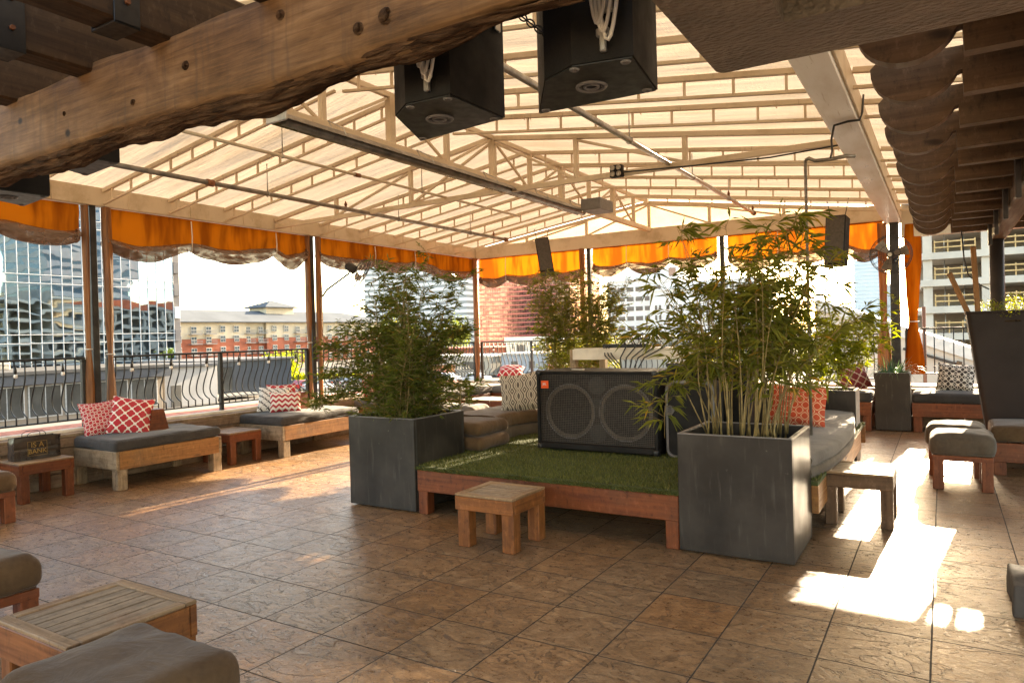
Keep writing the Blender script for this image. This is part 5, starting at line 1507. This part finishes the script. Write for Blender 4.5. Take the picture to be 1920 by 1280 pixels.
# mirror glass tower
def mirror():
    t = NT('mirror_glass', .02, .5); p = t.geo('Position'); t.metal(1.)
    r = t.geo('Random Per Island')
    t.color(t.ramp(r, [(0., (.27, .40, .52)), (1., (.42, .54, .62))]))
    n1 = t.noise(t.map(p, (1, .55, .75)), .34, 1, .5, .6)
    t.bump(n1, .35, .055); return t.m
def plum_mirror():
    t = NT('plum_mirror', .08, .5); p = t.geo('Position'); t.metal(.85)
    n = t.noise(t.map(p, (.5, .5, .9)), .9, 4, .7); g = t.m_('FRACT', t.m_('DIVIDE', t.sep(p)[0], 1.7))
    c = t.mix(t.sstep(n, .42, .6), (.075, .035, .034), (.25, .15, .125)); c = t.mix(t.sstep(t.m_('ABSOLUTE', t.sub(g, .5)), .44, .47), c, (.34, .20, .18))  # brown and cream reflections painted into the tint as noise blotches
    t.color(c); t.bump(t.noise(t.map(p, (1, 1, .8)), .6, 3, .6), .6, .25); return t.m
t = thing('glass_tower', 'blue mirror glass office tower with white mullion grid at the far left', 'office tower', (-100, 40, GZ))
GX = -90.
cols = 46; cw = 1.19; y0 = 58.2 - cols * cw
zrows = []; z = -5.3
while z < 46: zrows += [z, z + 5.98, z + 6.98] if False else [z]; z += 1
zl = sorted([2.0 + 7 * k for k in range(-1, 7)] + [3.0 + 7 * k for k in range(-1, 7)])
zl = [GZ] + zl
gl = MB(); rng = random.Random(5)
for i in range(cols):
    for a, b in zip(zl, zl[1:]):
        n = max(1, round((b - a) / 3.2))
        for k in range(n):
            za, zb = a + (b - a) * k / n, a + (b - a) * (k + 1) / n
            ya, yb = y0 + cw * i, y0 + cw * (i + 1); tx, tz = rng.gauss(0, .0025), rng.gauss(0, .003)
            base = len(gl.v)
            gl.v += [(GX - tx - tz, ya, za), (GX + tx - tz, yb, za), (GX + tx + tz, yb, zb), (GX - tx + tz, ya, zb)]; gl.face([base, base + 1, base + 2, base + 3])
gl.build('glass_wall', mirror(), t)
mull = conc('mullion_white', (.50, .51, .52), .05, .5)
proto = None
for i in range(cols + 1):
    if proto is None: proto = MB().box(GX - .02, GX + .10, y0 - .03, y0 + .03, GZ, 45, .01).build('mullion', mull, t)
    else:
        o = proto.copy(); COL.objects.link(o); o.location = (0, cw * i, 0); KIDS[o.name] = []
for z in zl[1:]: MB().box(GX - .02, GX + .13, y0, 58.3, z - .04, z + .04, .01).build('transom', mull, t)
tower_conc = conc('tower_corner', (.16, .15, .15))
MB().box(-130, GX - .3, y0 - 6, 59.4, GZ, 45, .05).build('core', tower_conc, t)
for k in range(16):
    m = MB(); z = GZ + 1.2 + 3.1 * k; m.box(GX - .3, GX + .15, 58.3, 59.1, z, z + 1.6, .02); m.build('corner_panel', tower_conc if k % 3 else mull, t)

# buildings opposite, met in the mirror glass
dark = conc('dark_fill', (.075, .07, .062), .3, .7)
t = thing('parking_garage', 'open parking garage across the street, mirrored in the glass tower', 'garage', (45, 120, GZ))
cg_ = conc('garage_concrete', (.36, .33, .29))
for k in range(6): MB().box(34, 70, 60, 185, GZ + 3.1 * k + 2.2, GZ + 3.1 * k + 3.3, .03).build('floor_slab', cg_, t)
MB().box(33.8, 70.2, 59.8, 185.2, GZ + 18.6, GZ + 20.1, .03).build('parapet', conc('red_band', (.55, .13, .06)), t)
MB().box(36, 69.8, 61, 184, GZ, GZ + 18.5, .03).build('interior', dark, t)  # solid block painted dark for the shade inside the open garage
m = MB()
for k in range(22): m.box(34.2, 35.2, 61 + 5.7 * k, 61.7 + 5.7 * k, GZ, GZ + 18.6, .03)
m.build('column', cg_, t)
def tower(label, x0, x1, y0, y1, z1, wall, glass, fh=3.4, kind='band', gw=1.6, vert=None, name='tower', cat='tower', group=None):
    t = thing(name, label, cat, ((x0 + x1) / 2, (y0 + y1) / 2, GZ), group)
    MB().box(x0, x1, y0, y1, GZ, z1, .05).build('glazing', glass, t)
    n = int((z1 - GZ) / fh); e = .25; pr = None
    for k in range(n + 1):
        z = z1 - k * fh
        if pr is None: pr = MB().box(x0 - e, x1 + e, y0 - e, y1 + e, z - (fh - gw), z + .1, .03).build('storey_band', wall, t)
        else:
            o = pr.copy(); COL.objects.link(o); o.location = (0, 0, z - z1); KIDS[o.name] = []
    if vert:
        m = MB(); w = x1 - x0; nn = int(w / vert)
        for i in range(nn + 1): x = x0 + w * i / nn; m.box(x - .07, x + .07, y0 - e * .8, y0, GZ, z1, .01)
        for i in range(int((y1 - y0) / vert) + 1): y = y0 + vert * i; m.box(x1, x1 + e * .8, y - .07, y + .07, GZ, z1, .01)
        m.build('fin', M['trim_white'], t)
    return t
gblue = plain('tower_glass', (.10, .14, .17), .12, .3, .6, .3, .05)
tower('pale banded tower on the far side of the street, mirrored in the glass tower', 78, 108, 120, 150, 62, conc('pale_tower', (.62, .58, .50)), gblue, 3.5)
tower('dark blue tower, mirrored in the glass tower', 62, 84, 190, 215, 75, conc('slate_tower', (.10, .14, .18)), gblue, 3.8)
tower('sand coloured tower, mirrored in the glass tower', 80, 100, 70, 92, 70, conc('sand_tower', (.50, .42, .30)), gblue, 3.4)

# low shop building in front of the glass tower
t = thing('shop_building', 'low flat-roofed shop building with blue-grey fascia and wide windows below the left railing', 'shop', (-78, 34, GZ))
wallc = conc('shop_wall', (.22, .18, .14)); fas = conc('fascia_blue', (.065, .07, .08)); wht = conc('white_render', (.33, .32, .31)); glass_d = plain('shop_glass', (.045, .05, .05), .06, .2, .8, .4, .3)
MB().box(-84, -72, 8, 45, GZ, -1.4, .03).build('wall', wallc, t)
MB().box(-85, -71.2, 7.5, 45.6, -1.9, -.95, .03).build('fascia', fas, t)
MB().box(-85.2, -71.0, 7.3, 45.8, -.945, -.62, .02).build('roof_edge', conc('roof_felt', (.055, .055, .056)), t)
for k in range(11):
    y = 9.5 + 3.2 * k; w = MB().box(-72.02, -71.9, y, y + 2.9, GZ + .5, -2.0, .01).build('window', plain('alu', (.4, .41, .42), .4, .5) if k == 0 else bpy.data.materials['alu'], t)
    MB().box(-71.97, -71.87, y + .12, y + 1.4, GZ + .62, -2.1, .005).build('pane', glass_d, w); MB().box(-71.97, -71.87, y + 1.5, y + 2.78, GZ + .62, -2.1, .005).build('pane', glass_d, w)
for k in range(3): m = MB(); m.rbox((-78 - k, 14 + 9 * k, -.2), (2.2, 3, .9), .1, (2, 2)); m.build('roof_unit', M['galv'], t)
t = thing('white_wing', 'white rendered wall with a dark doorway beyond the low shop', 'building', (-79, 49, GZ))
MB().box(-86, -73, 45.9, 52.5, GZ, -1.1, .03).build('wall', wht, t)
MB().box(-73.0, -72.9, 46.6, 47.8, GZ, GZ + 2.4, .01).build('door', dark, t)
MB().box(-86.2, -72.6, 45.85, 52.7, -1.09, -.8, .02).build('roof_edge', fas, t)
t = thing('metal_shed', 'dark grey corrugated metal building with big black window', 'building', (-84, 60, GZ))
corr = MB(); n = 150; P = []
for i in range(n * 4 + 1):
    y = 52.9 + 15. * i / (n * 4); P.append([(-78 + .10 * math.sin(i * PI / 4), y, GZ), (-78 + .10 * math.sin(i * PI / 4), y, -.9)])
corr.grid(P, None, False); corr.build('corrugated_wall', conc('corrugated', (.13, .14, .155), .1, .5), t)
MB().box(-92, -78.2, 52.8, 68, GZ, -.95, .02).build('wall', conc('shed_wall', (.15, .15, .16)), t)
MB().box(-92.2, -77.5, 52.7, 68.1, -.94, -.66, .02).build('roof_edge', fas, t)
MB().box(-77.95, -77.85, 53.4, 58.2, GZ + .8, -1.6, .01).build('window', glass_d, t)
MB().box(-77.9, -74.0, 53.2, 60, GZ + .3, GZ + .55, .02).build('loading_deck', pavem, t)

# apartment block
brick = conc('apartment_brick', (.34, .105, .06), .15); creamw = conc('apartment_cream', (.56, .48, .35), .06); roofg = plain('metal_roof', (.115, .125, .135), .85, .0, .0, .1, .1)
t = thing('apartment_block', 'apartment block with cream upper floors, red brick base and grey metal roof', 'apartment block', (-185, 148, -12))
AX = -175
def sec(yA, yB, x): 
    MB().box(x - 20, x, yA, yB, 2.6, 7.3, .03).build('upper_wall', creamw, t); MB().box(x - 20, x + .25, yA - .1, yB + .1, -12, 2.55, .03).build('brick_wall', brick, t)
sec(92, 114, AX - 1.5); sec(114.5, 136, AX); sec(136.2, 143, AX - .8); sec(143.2, 160, AX); sec(160.2, 166, AX - 4); sec(166.2, 196, AX)
bal_rail = conc('balcony_iron', (.22, .22, .22))
wp = MB().box(AX - .05, AX + .35, -.85, .85, -.95, .95, .02); wproto = None; bproto = None
for ci in range(22):
    y = 96 + 4.55 * ci
    xo = -1.5 if y < 114 else (-.8 if 136 < y < 143 else (-4 if 160 < y < 166 else 0))
    for ri, z in enumerate((5.35, 2.2 + .4, -.55, -3.7)):
        big = ci % 4 in (1, 2)
        if wproto is None:
            f = MB().box(AX - .05, AX + .38, y - .85, y + .85, z - .95, z + .95, .02).build('window', M['trim_white'], t); wproto = (f, y, z)
            m = MB()
            for sy in (-.40, .40):
                for sz in (-.44, .44): m.box(AX + .36, AX + .42, y + sy - .33, y + sy + .33, z + sz - .37, z + sz + .37, .01)
            m.build('pane', gblue, f)
        else:
            f = wproto[0].copy(); COL.objects.link(f); KIDS[f.name] = []; f.location = (xo, y - wproto[1], z - wproto[2] - (.25 if big else 0))
            for ch in KIDS[wproto[0].name]:
                c = ch.copy(); COL.objects.link(c); c.parent = f; KIDS[c.name] = []
            if big: f.scale = (1, 1, 1); 
        if big and ri < 3 and ci < 20:
            if bproto is None:
                m = MB(); m.box(AX + .3, AX + 1.7, y - 1.7, y + 1.7, z - 1.5, z - 1.3, .01); m.box(AX + 1.6, AX + 1.66, y - 1.7, y + 1.7, z - .42, z - .34, .005)
                for k in range(18): m.box(AX + 1.61, AX + 1.65, y - 1.7 + .2 * k, y - 1.66 + .2 * k, z - 1.3, z - .4, .004)
                b = m.build('balcony', bal_rail, t); bproto = (b, y, z)
            else:
                b = bproto[0].copy(); COL.objects.link(b); KIDS[b.name] = []; b.location = (xo, y - bproto[1], z - bproto[2])
m = MB(); e = 1.4
def hip(x0, x1, y0, y1, z0, z1, ins):
    mb = MB(); mb.v += [(x0, y0, z0), (x1, y0, z0), (x1, y1, z0), (x0, y1, z0), ((x0 + x1) / 2, y0 + ins, z1), ((x0 + x1) / 2, y1 - ins, z1)]
    for f in ([0, 1, 4], [1, 2, 5, 4], [2, 3, 5], [3, 0, 4, 5], [3, 2, 1, 0]): mb.face(f)
    mb.cbox(((x0 + x1) / 2, (y0 + y1) / 2, z0 - .12), (x1 - x0, y1 - y0, .24), None, .02)
    return mb
hip(AX - 22, AX + 1.5, 90, 198, 7.45, 11.2, 14).build('roof', roofg, t)
MB().box(AX - 15, AX - 7, 149, 160, 9, 12.3, .02).build('roof_house', creamw, t); hip(AX - 16.5, AX - 5.5, 147.6, 161.4, 12.4, 14.6, 6.3).build('roof', roofg, t)
MB().box(AX - 12, AX - 11.4, 150, 150.6, 12.4, 14.6, .02).build('flue', M['galv'], t)

# towers beyond
tower('pale tower with white and grey stripes behind the bushy bamboo', -282, -211, 300, 310, 52, conc('stripe_white', (.78, .74, .68), .05), plain('stripe_glass', (.30, .295, .28), .5, 0, .2, .2, .05), 3.05, 'band', 1.5)
tp = tower('dark glass tower with thin pink bands and pale vertical fins', -237, -176, 350, 390, 47, conc('pink_band', (.50, .155, .14), .06), plum_mirror(), 2.55, 'band', 2.1, None)
tower('slim pale blue tower right of the tall bamboo', -38.5, -27.2, 400, 415, 45, conc('slim_blue', (.56, .63, .68), .05), plain('slim_glass', (.42, .50, .56), .2, 0, .5, .1, .05), 1.9, 'band', .8)
tower('plain grey block partly behind the orange side curtain', -27, -20, 405, 420, 22, conc('grey_block', (.55, .56, .57), .05), conc('grey_block_face', (.50, .51, .52), .05), 12, 'band', 11)
# white office building
t = thing('office_building', 'white stone office building with rows of dark windows and a rooftop house', 'office building', (-66, 190, GZ))
ow = conc('office_white', (.74, .71, .66), .07); od = plain('office_glass', (.10, .095, .09), .15, 0, .6, .3, .3)
MB().box(-79, -59.2, 180, 205, GZ, 15.6, .04).build('wall', ow, t); MB().box(-65.5, -50.5, 176.5, 205, GZ, 12.3, .04).build('wing_wall', ow, t)
MB().box(-59, -40, 182, 205, GZ, 14.4, .04).build('wing_wall', ow, t)
m = MB(); m.prism([(-76, 183, 15.6), (-59.9, 183, 15.6), (-60.2, 183, 18.6), (-74.2, 183, 18.8)], (0, 16, 0)); m.build('roof_house', ow, t)
MB().box(-62.3, -60.5, 182.6, 183, 15.9, 18.3, .01).build('louvre', conc('louvre', (.35, .22, .16)), t)
MB().box(-79.3, -59, 179.7, 180, 15.2, 15.9, .03).build('cornice', ow, t); MB().box(-65.8, -50.2, 176.2, 176.5, 11.9, 12.5, .03).build('cornice', ow, t)
wpro = None
def win(x, z, w, h, y):
    global wpro
    if wpro is None:
        wpro = MB().cbox((0, 0, 0), (1, .3, 1), None, .01).build('window', od, None, (0, 0, 0)); d = wpro.data; bpy.data.objects.remove(wpro); wpro = d
    o = bpy.data.objects.new('window', wpro); COL.objects.link(o); KIDS[o.name] = []; o.parent = t
    o.location = Vector((x, y, z)) - WLOC[t.name]; o.scale = (w, 1, h)
for r in range(6):
    z = 13.0 - 2.62 * r
    for k in range(6): 
        x = -77.4 + 2.55 * k
        if x < -66 or r < 2: win(x, z, 1.9, 1.15, 180)
    if r >= 2:
        for dx, w in ((-63.8, .55), (-62.7, .55), (-60.6, .8), (-57.3, .7), (-56.2, .5), (-54.8, .55), (-52.5, .9)): win(dx, z - .1, w, 1.2, 176.5)
    for k in range(6): win(-48.8 + 1.6 * k, z - .3, 1.1, 1.1, 182)
# low white and brick buildings along the far street
def low_block(label, x0, x1, y0, y1, z1, wall, wins, wz, band=None, name='low_building'):
    t = thing(name, label, 'building', ((x0 + x1) / 2, (y0 + y1) / 2, GZ))
    MB().box(x0, x1, y0, y1, GZ, z1, .03).build('wall', wall, t)
    for x, w, h in wins: MB().box(x, x + w, y0 - .06, y0 + .02, wz, wz + h, .01).build('window', od, t)
    MB().box(x0 - .2, x1 + .2, y0 - .25, y1 + .2, z1 + .003, z1 + .3, .02).build('roof_edge', band or wall, t)
    return t
low_block('white low building with a pale name band below the pink banded tower', -75, -58, 120, 135, .2, conc('lb_white', (.70, .66, .58)), [(-72.5, 2, 1.5), (-69, 1.8, 1.5), (-65, 2.2, 1.5)], -1.9)
t = thing('sign_band', 'long pale sign board on top of the white low building', 'sign', (-68, 119, .5)); MB().box(-75, -62, 119.4, 119.65, -.1, 1.1, .02).build('board', conc('sign_cream', (.80, .74, .60), .04), t)
m = MB(); [m.box(-68.4 + .42 * k, -68.1 + .42 * k, 119.34, 119.38, .45, .7, .005) for k in range(4)]; m.build('dark_mark', dark, t)
low_block('red brick low building behind the far left corner post', -96, -76.5, 122, 136, -1.2, brick, [(-92, 1.6, 1.6), (-88, 1.6, 1.6), (-84, 1.6, 1.6), (-80, 1.6, 1.6)], -3.6)
low_block('pale blue-grey low building with small square windows across the far street', -66, -48, 104, 116, -1.9, conc('lb_blue', (.34, .36, .39)), [(-64, 1.2, 1.2), (-60.5, 1.2, 1.2), (-57, 1.2, 1.2)], -4.2, M['trim_white'])
low_block('white shopfront with an orange awning wall across the far street', -84, -67, 102, 113, -2.2, conc('lb_cream', (.42, .37, .30)), [(-73, 2.4, 1.4), (-70, 1.8, 1.4)], -4.4, M['trim_white'])
MB_o = MB().box(-80, -74.5, 101.6, 101.95, -4.9, -3.6, .02); tag(MB_o.build('awning', conc('awning_orange', (.62, .25, .10)), None, (-77, 101.8, -4.9)), 'faded orange awning on the white shopfront', 'awning')
low_block('beige hall behind the white console table', -46, -25, 110, 128, .4, conc('lb_beige', (.40, .34, .27)), [(-44 + 3.1 * k, 1.6, 1.5) for k in range(6)], -1.8)

# unfinished concrete building on the right
t = thing('unfinished_building', 'unfinished concrete building with open floors and wooden guard rails', 'building', (7, 84, GZ))
cc = conc('raw_concrete', (.58, .50, .41), .1); cd = conc('raw_concrete_shaded', (.30, .25, .20), .15); lum = conc('guard_timber', (.62, .40, .18), .15)  # inner wall gets a darkened concrete copy, its shade painted in
for k in range(7):
    z = 5.0 + 2.45 * (k - 3) if True else 0
    z = 4.95 + 2.45 * (k - 4) + 2.45
    if z > 12.4: continue
    MB().box(-1.7, 22, 75, 96, z, z + .62, .02).build('floor_slab', cc, t)
    MB().box(-2.6, -1.68, 77, 95, z - .12, z + .35, .02).build('floor_slab', cc, t)
    MB().box(-2.3, 21.8, 83, 84, z + .63, z + 2.43, .02).build('inner_wall', cd, t)
    for x0_, x1_ in ((-.6, 2.6), (3.9, 8.6), (9.8, 14)):
        m = MB()
        for q in (.45, .95): m.box(x0_, x1_, 75.1, 75.18, z + .62 + q - .06, z + .62 + q + .06, .005)
        for i in range(4): x = x0_ + (x1_ - x0_ - .1) * i / 3; m.box(x, x + .1, 75.18, 75.28, z + .62, z + 1.75, .005)
        m.build('guard_rail', lum, t)
    m = MB()
    for x in (-1.1, .2, 1.7): m.tube([(x, 76.5, z + .62), (x, 76.5, z + 2.45)], .045, 6)
    m.build('shoring_prop', M['galv'], t)
for x in (-1.5, 3.0, 9.0, 15): MB().box(x, x + .75, 75.3, 76.1, GZ, 12.4, .02).build('column', cc, t)
t = thing('ramp', 'white sloping ramp with a dark line below, behind the straight-barred railing', 'ramp', (1, 29, GZ))
m = MB(); m.prism([(-4, 28, GZ), (6, 28, GZ), (6, 28, -1.75), (-4, 28, 2.2)], (0, 4, 0)); m.build('ramp_wall', conc('ramp_beige', (.50, .43, .35), .06), t)
m = MB(); m.prism([(-4, 27.9, 2.2), (6, 27.9, -1.75), (6, 27.9, -1.35), (-4, 27.9, 2.6)], (0, 4.2, 0)); m.build('parapet', M['trim_white'], t)
m = MB(); m.bar((-1.2, 27.85, .72), (2.5, 27.85, -.55), .06, .09, .01); m.build('rail', M['iron'], t)
m = MB(); m.bar((-1.0, 27.8, -5.4), (.45, 27.82, .28), .16, .16, .01); m.build('strut', M['tail_wood'], t)
m = MB(); m.tube([(-.52, 26, GZ), (-.52, 26, 2.1)], .055, 8); tag(m.build('rusty_pole', M['rust'], None, (-.52, 26, GZ)), 'rusty steel pole standing before the white ramp', 'pole')

# trees and hedges
def tree(label, c, r, h, n, mat, seed, group='trees along the streets'):
    rng = random.Random(seed); t = thing('tree', label, 'tree', c, group); V = []; F = []; cv = Vector(c)
    m = MB(); m.tube([cv, cv + Vector((.1, 0, h * .35)), cv + Vector((-.1, .2, h * .7))], [.22, .16, .06], 7)
    for k in range(7):
        a = rng.uniform(0, 2 * PI); m.tube([cv + Vector((0, 0, h * rng.uniform(.3, .5))), cv + Vector((r * .7 * math.cos(a), r * .7 * math.sin(a), h * rng.uniform(.6, .95)))], [.09, .02], 5)
    m.build('trunk', M['bark'], t)
    cl = [(rng.uniform(-.7, .7) * r, rng.uniform(-.7, .7) * r, h * rng.uniform(.45, .95), r * rng.uniform(.3, .55)) for _ in range(14)]
    for k in range(n):
        x, y, z, rr = cl[rng.randrange(14)]; d = Vector((rng.gauss(0, 1), rng.gauss(0, 1), rng.gauss(0, .8))).normalized() * rr * rng.random() ** .4
        p = cv + Vector((x, y, z)) + d; a = Vector((rng.gauss(0, 1), rng.gauss(0, 1), rng.gauss(0, 1))).normalized() * .32; b = a.orthogonal().normalized() * .2
        q = len(V); V.extend([p, p + a + b, p + a * 1.8, p + a - b]); F.append((q, q + 1, q + 2, q + 3))
    lm = MB(); lm.v = [tuple(v) for v in V]; lm.f = F; lm.uv = [None] * len(F); lm.sm = [False] * len(F); lm.build('crown', mat, t)
for i, (x, y, r, h, lb) in enumerate(((-92, 76, 3.2, 3.9, 'bushy green tree beside the grey corrugated shed'), (-97, 81, 3, 3.4, 'low green tree in front of the brick apartment base'), (-103, 87, 3.4, 4.2, 'round green tree in front of the second left post view'), (-128, 150, 7, 12.5, 'big green tree right of the apartment block, behind the bamboo'), (-117, 158, 7, 11.5, 'big green tree nearer the striped tower, behind the bamboo'), (-75.2, 41, 1.6, 4.4, 'slim street tree reflected in the shop windows'), (-44, 90, 3.4, 5.5, 'green tree in front of the beige hall'))):
    tree(lb, (x, y, GZ), r, h, 1500, M['leaf_lime'] if i in (0, 6) else M['leaf_dark'], 60 + i)
m = MB(); V = []; F = []; rng = random.Random(77)
for k in range(4000):
    p = Vector((rng.uniform(-99, -71), rng.uniform(82.4, 83.6), GZ + 1.3 * rng.random())); a = Vector((rng.gauss(0, 1), rng.gauss(0, 1), rng.gauss(0, 1))).normalized() * .2; b = a.orthogonal() * .6
    q = len(V); V += [tuple(p), tuple(p + a + b), tuple(p + a * 1.8), tuple(p + a - b)]; F.append((q, q + 1, q + 2, q + 3))
m.v = V; m.f = F; m.uv = [None] * len(F); m.sm = [False] * len(F)
tag(m.build('hedge', M['leaf_lime'], None, (-85, 83, GZ)), 'trimmed green hedge between car park and apartment street', 'hedge')

# cars
def car(label, c, rz, col, group='cars parked in the streets'):
    t = thing('parked_car', label, 'car', (0, 0, 0), group)
    paint = plain('car_paint_' + str(len(bpy.data.materials)), col, .25, .1, .6, .03, 2)
    pr = [(-2.15, .35), (2.15, .35), (2.2, .62), (2.1, .82), (1.2, .95), (.55, 1.38), (-.9, 1.42), (-1.6, 1.0), (-2.1, .95), (-2.2, .6)]
    MB().prism([(x, -.86, z) for x, z in pr], (0, 1.72, 0)).build('body', paint, t)
    for s in (-1, 1):
        m = MB(); y = .865 * s; m.prism([(1.02, y, .97), (.5, y, 1.32), (-.85, y, 1.35), (-1.4, y, 1.0)], (0, .012 * s, 0)); m.build('side_window', gblue, t)
        for x in (-1.35, 1.35):
            w = MB().tube([(x, .72 * s, .33), (x, .90 * s, .33)], .33, 18).build('wheel', M['black_plastic'], t); MB().tube([(x, .88 * s, .33), (x, .912 * s, .33)], .2, 14).build('rim', M['galv'], w)
        MB().box(2.14, 2.2, .5 * s - .18, .5 * s + .18, .62, .76, .01).build('headlight', M['trim_white'], t); MB().box(-2.2, -2.14, .55 * s - .18, .55 * s + .18, .68, .82, .01).build('tail_light', M['badge'], t)
    m = MB(); m.prism([(1.22, -.7, .97), (1.22, .7, .97), (.6, .62, 1.36), (.6, -.62, 1.36)], (.03, 0, .03)); m.build('windscreen', gblue, t)
    t.location = c; t.rotation_euler = (0, 0, rz)
cl = [((-74.5, 69.5), PI / 2, (.75, .75, .75), 'white car parked nearest the railing in the car park by the apartment block'), ((-77.3, 69.6), PI / 2, (.35, .02, .02), 'dark red car parked beside a white one in the car park'), ((-80.2, 69.4), PI / 2, (.03, .05, .12), 'dark blue car in the car park by the grey shed'), ((-74.5, 76.5), PI / 2, (.3, .3, .32), 'silver car in the second row of the car park'), ((-77.5, 76.6), PI / 2, (.02, .02, .02), 'black car in the second row of the car park'), ((-82.5, 76.6), PI / 2, (.6, .58, .5), 'beige car at the end of the second car park row'), ((-66, 88), 0, (.78, .78, .78), 'white car on the far street below the pink banded tower'), ((-60.5, 88.2), 0, (.7, .7, .72), 'pale silver car on the far street, right of the white one'), ((-72, 94), PI, (.4, .05, .04), 'red car on the far lane of the far street'), ((-54, 94.2), PI, (.05, .05, .06), 'black car on the far lane of the far street')]
for (x, y), rz, col, lb in cl: car(lb, (x, y, GZ + .01), rz, col)

# ------------------------------------------------------------------ light, sky, camera
SUN_EL, SUN_AZ = 19.2, 3.5           # azimuth measured from +Y towards +X
w = bpy.data.worlds.new('World'); sc.world = w; w.use_nodes = True
nt = w.node_tree; nt.nodes.clear()
bg = nt.nodes.new('ShaderNodeBackground'); wo = nt.nodes.new('ShaderNodeOutputWorld'); sky = nt.nodes.new('ShaderNodeTexSky')
sky.sky_type = 'NISHITA'; sky.sun_disc = False; sky.sun_elevation = R(SUN_EL); sky.sun_rotation = R(SUN_AZ); sky.air_density = 1.; sky.dust_density = 1.6; sky.ozone_density = 1.
bg.inputs['Strength'].default_value = .13
nt.links.new(sky.outputs[0], bg.inputs[0]); nt.links.new(bg.outputs[0], wo.inputs[0])
sd = bpy.data.lights.new('sun', 'SUN'); sd.energy = 5.0; sd.angle = R(.5); sd.color = (1., .90, .76)
so = bpy.data.objects.new('sun', sd); COL.objects.link(so)
d = Vector((math.sin(R(SUN_AZ)) * math.cos(R(SUN_EL)), math.cos(R(SUN_AZ)) * math.cos(R(SUN_EL)), math.sin(R(SUN_EL))))
so.rotation_euler = d.to_track_quat('Z', 'Y').to_euler(); so.location = d * 60
cam = bpy.data.cameras.new('camera'); co = bpy.data.objects.new('camera', cam); COL.objects.link(co)
cam.sensor_width = 36; cam.lens = 1320 / 1920 * 36; cam.clip_start = .05; cam.clip_end = 4000
yaw, pit, rol = R(31.5), R(-.54), R(-1.5)
fwd = Vector((-math.sin(yaw), math.cos(yaw), 0)); rt = Vector((math.cos(yaw), math.sin(yaw), 0)); up = Vector((0, 0, 1))
f2 = fwd * math.cos(pit) + up * math.sin(pit); u2 = up * math.cos(pit) - fwd * math.sin(pit)
r3 = rt * math.cos(rol) + u2 * math.sin(rol); u3 = u2 * math.cos(rol) - rt * math.sin(rol)
co.matrix_world = Matrix(((r3.x, u3.x, -f2.x, 0), (r3.y, u3.y, -f2.y, 0), (r3.z, u3.z, -f2.z, 1.55), (0, 0, 0, 1)))
sc.camera = co
vs = sc.view_settings; vs.view_transform = 'Standard'; vs.look = 'None'; vs.gamma = 1; vs.exposure = 2.95; vs.use_white_balance = True; vs.white_balance_temperature = 8200; vs.use_curve_mapping = False
sc.render.engine = 'CYCLES'
c = sc.cycles; c.max_bounces = 10; c.diffuse_bounces = 6; c.glossy_bounces = 5; c.transparent_max_bounces = 24; c.transmission_bounces = 8; c.sample_clamp_indirect = 8.; c.use_denoising = True
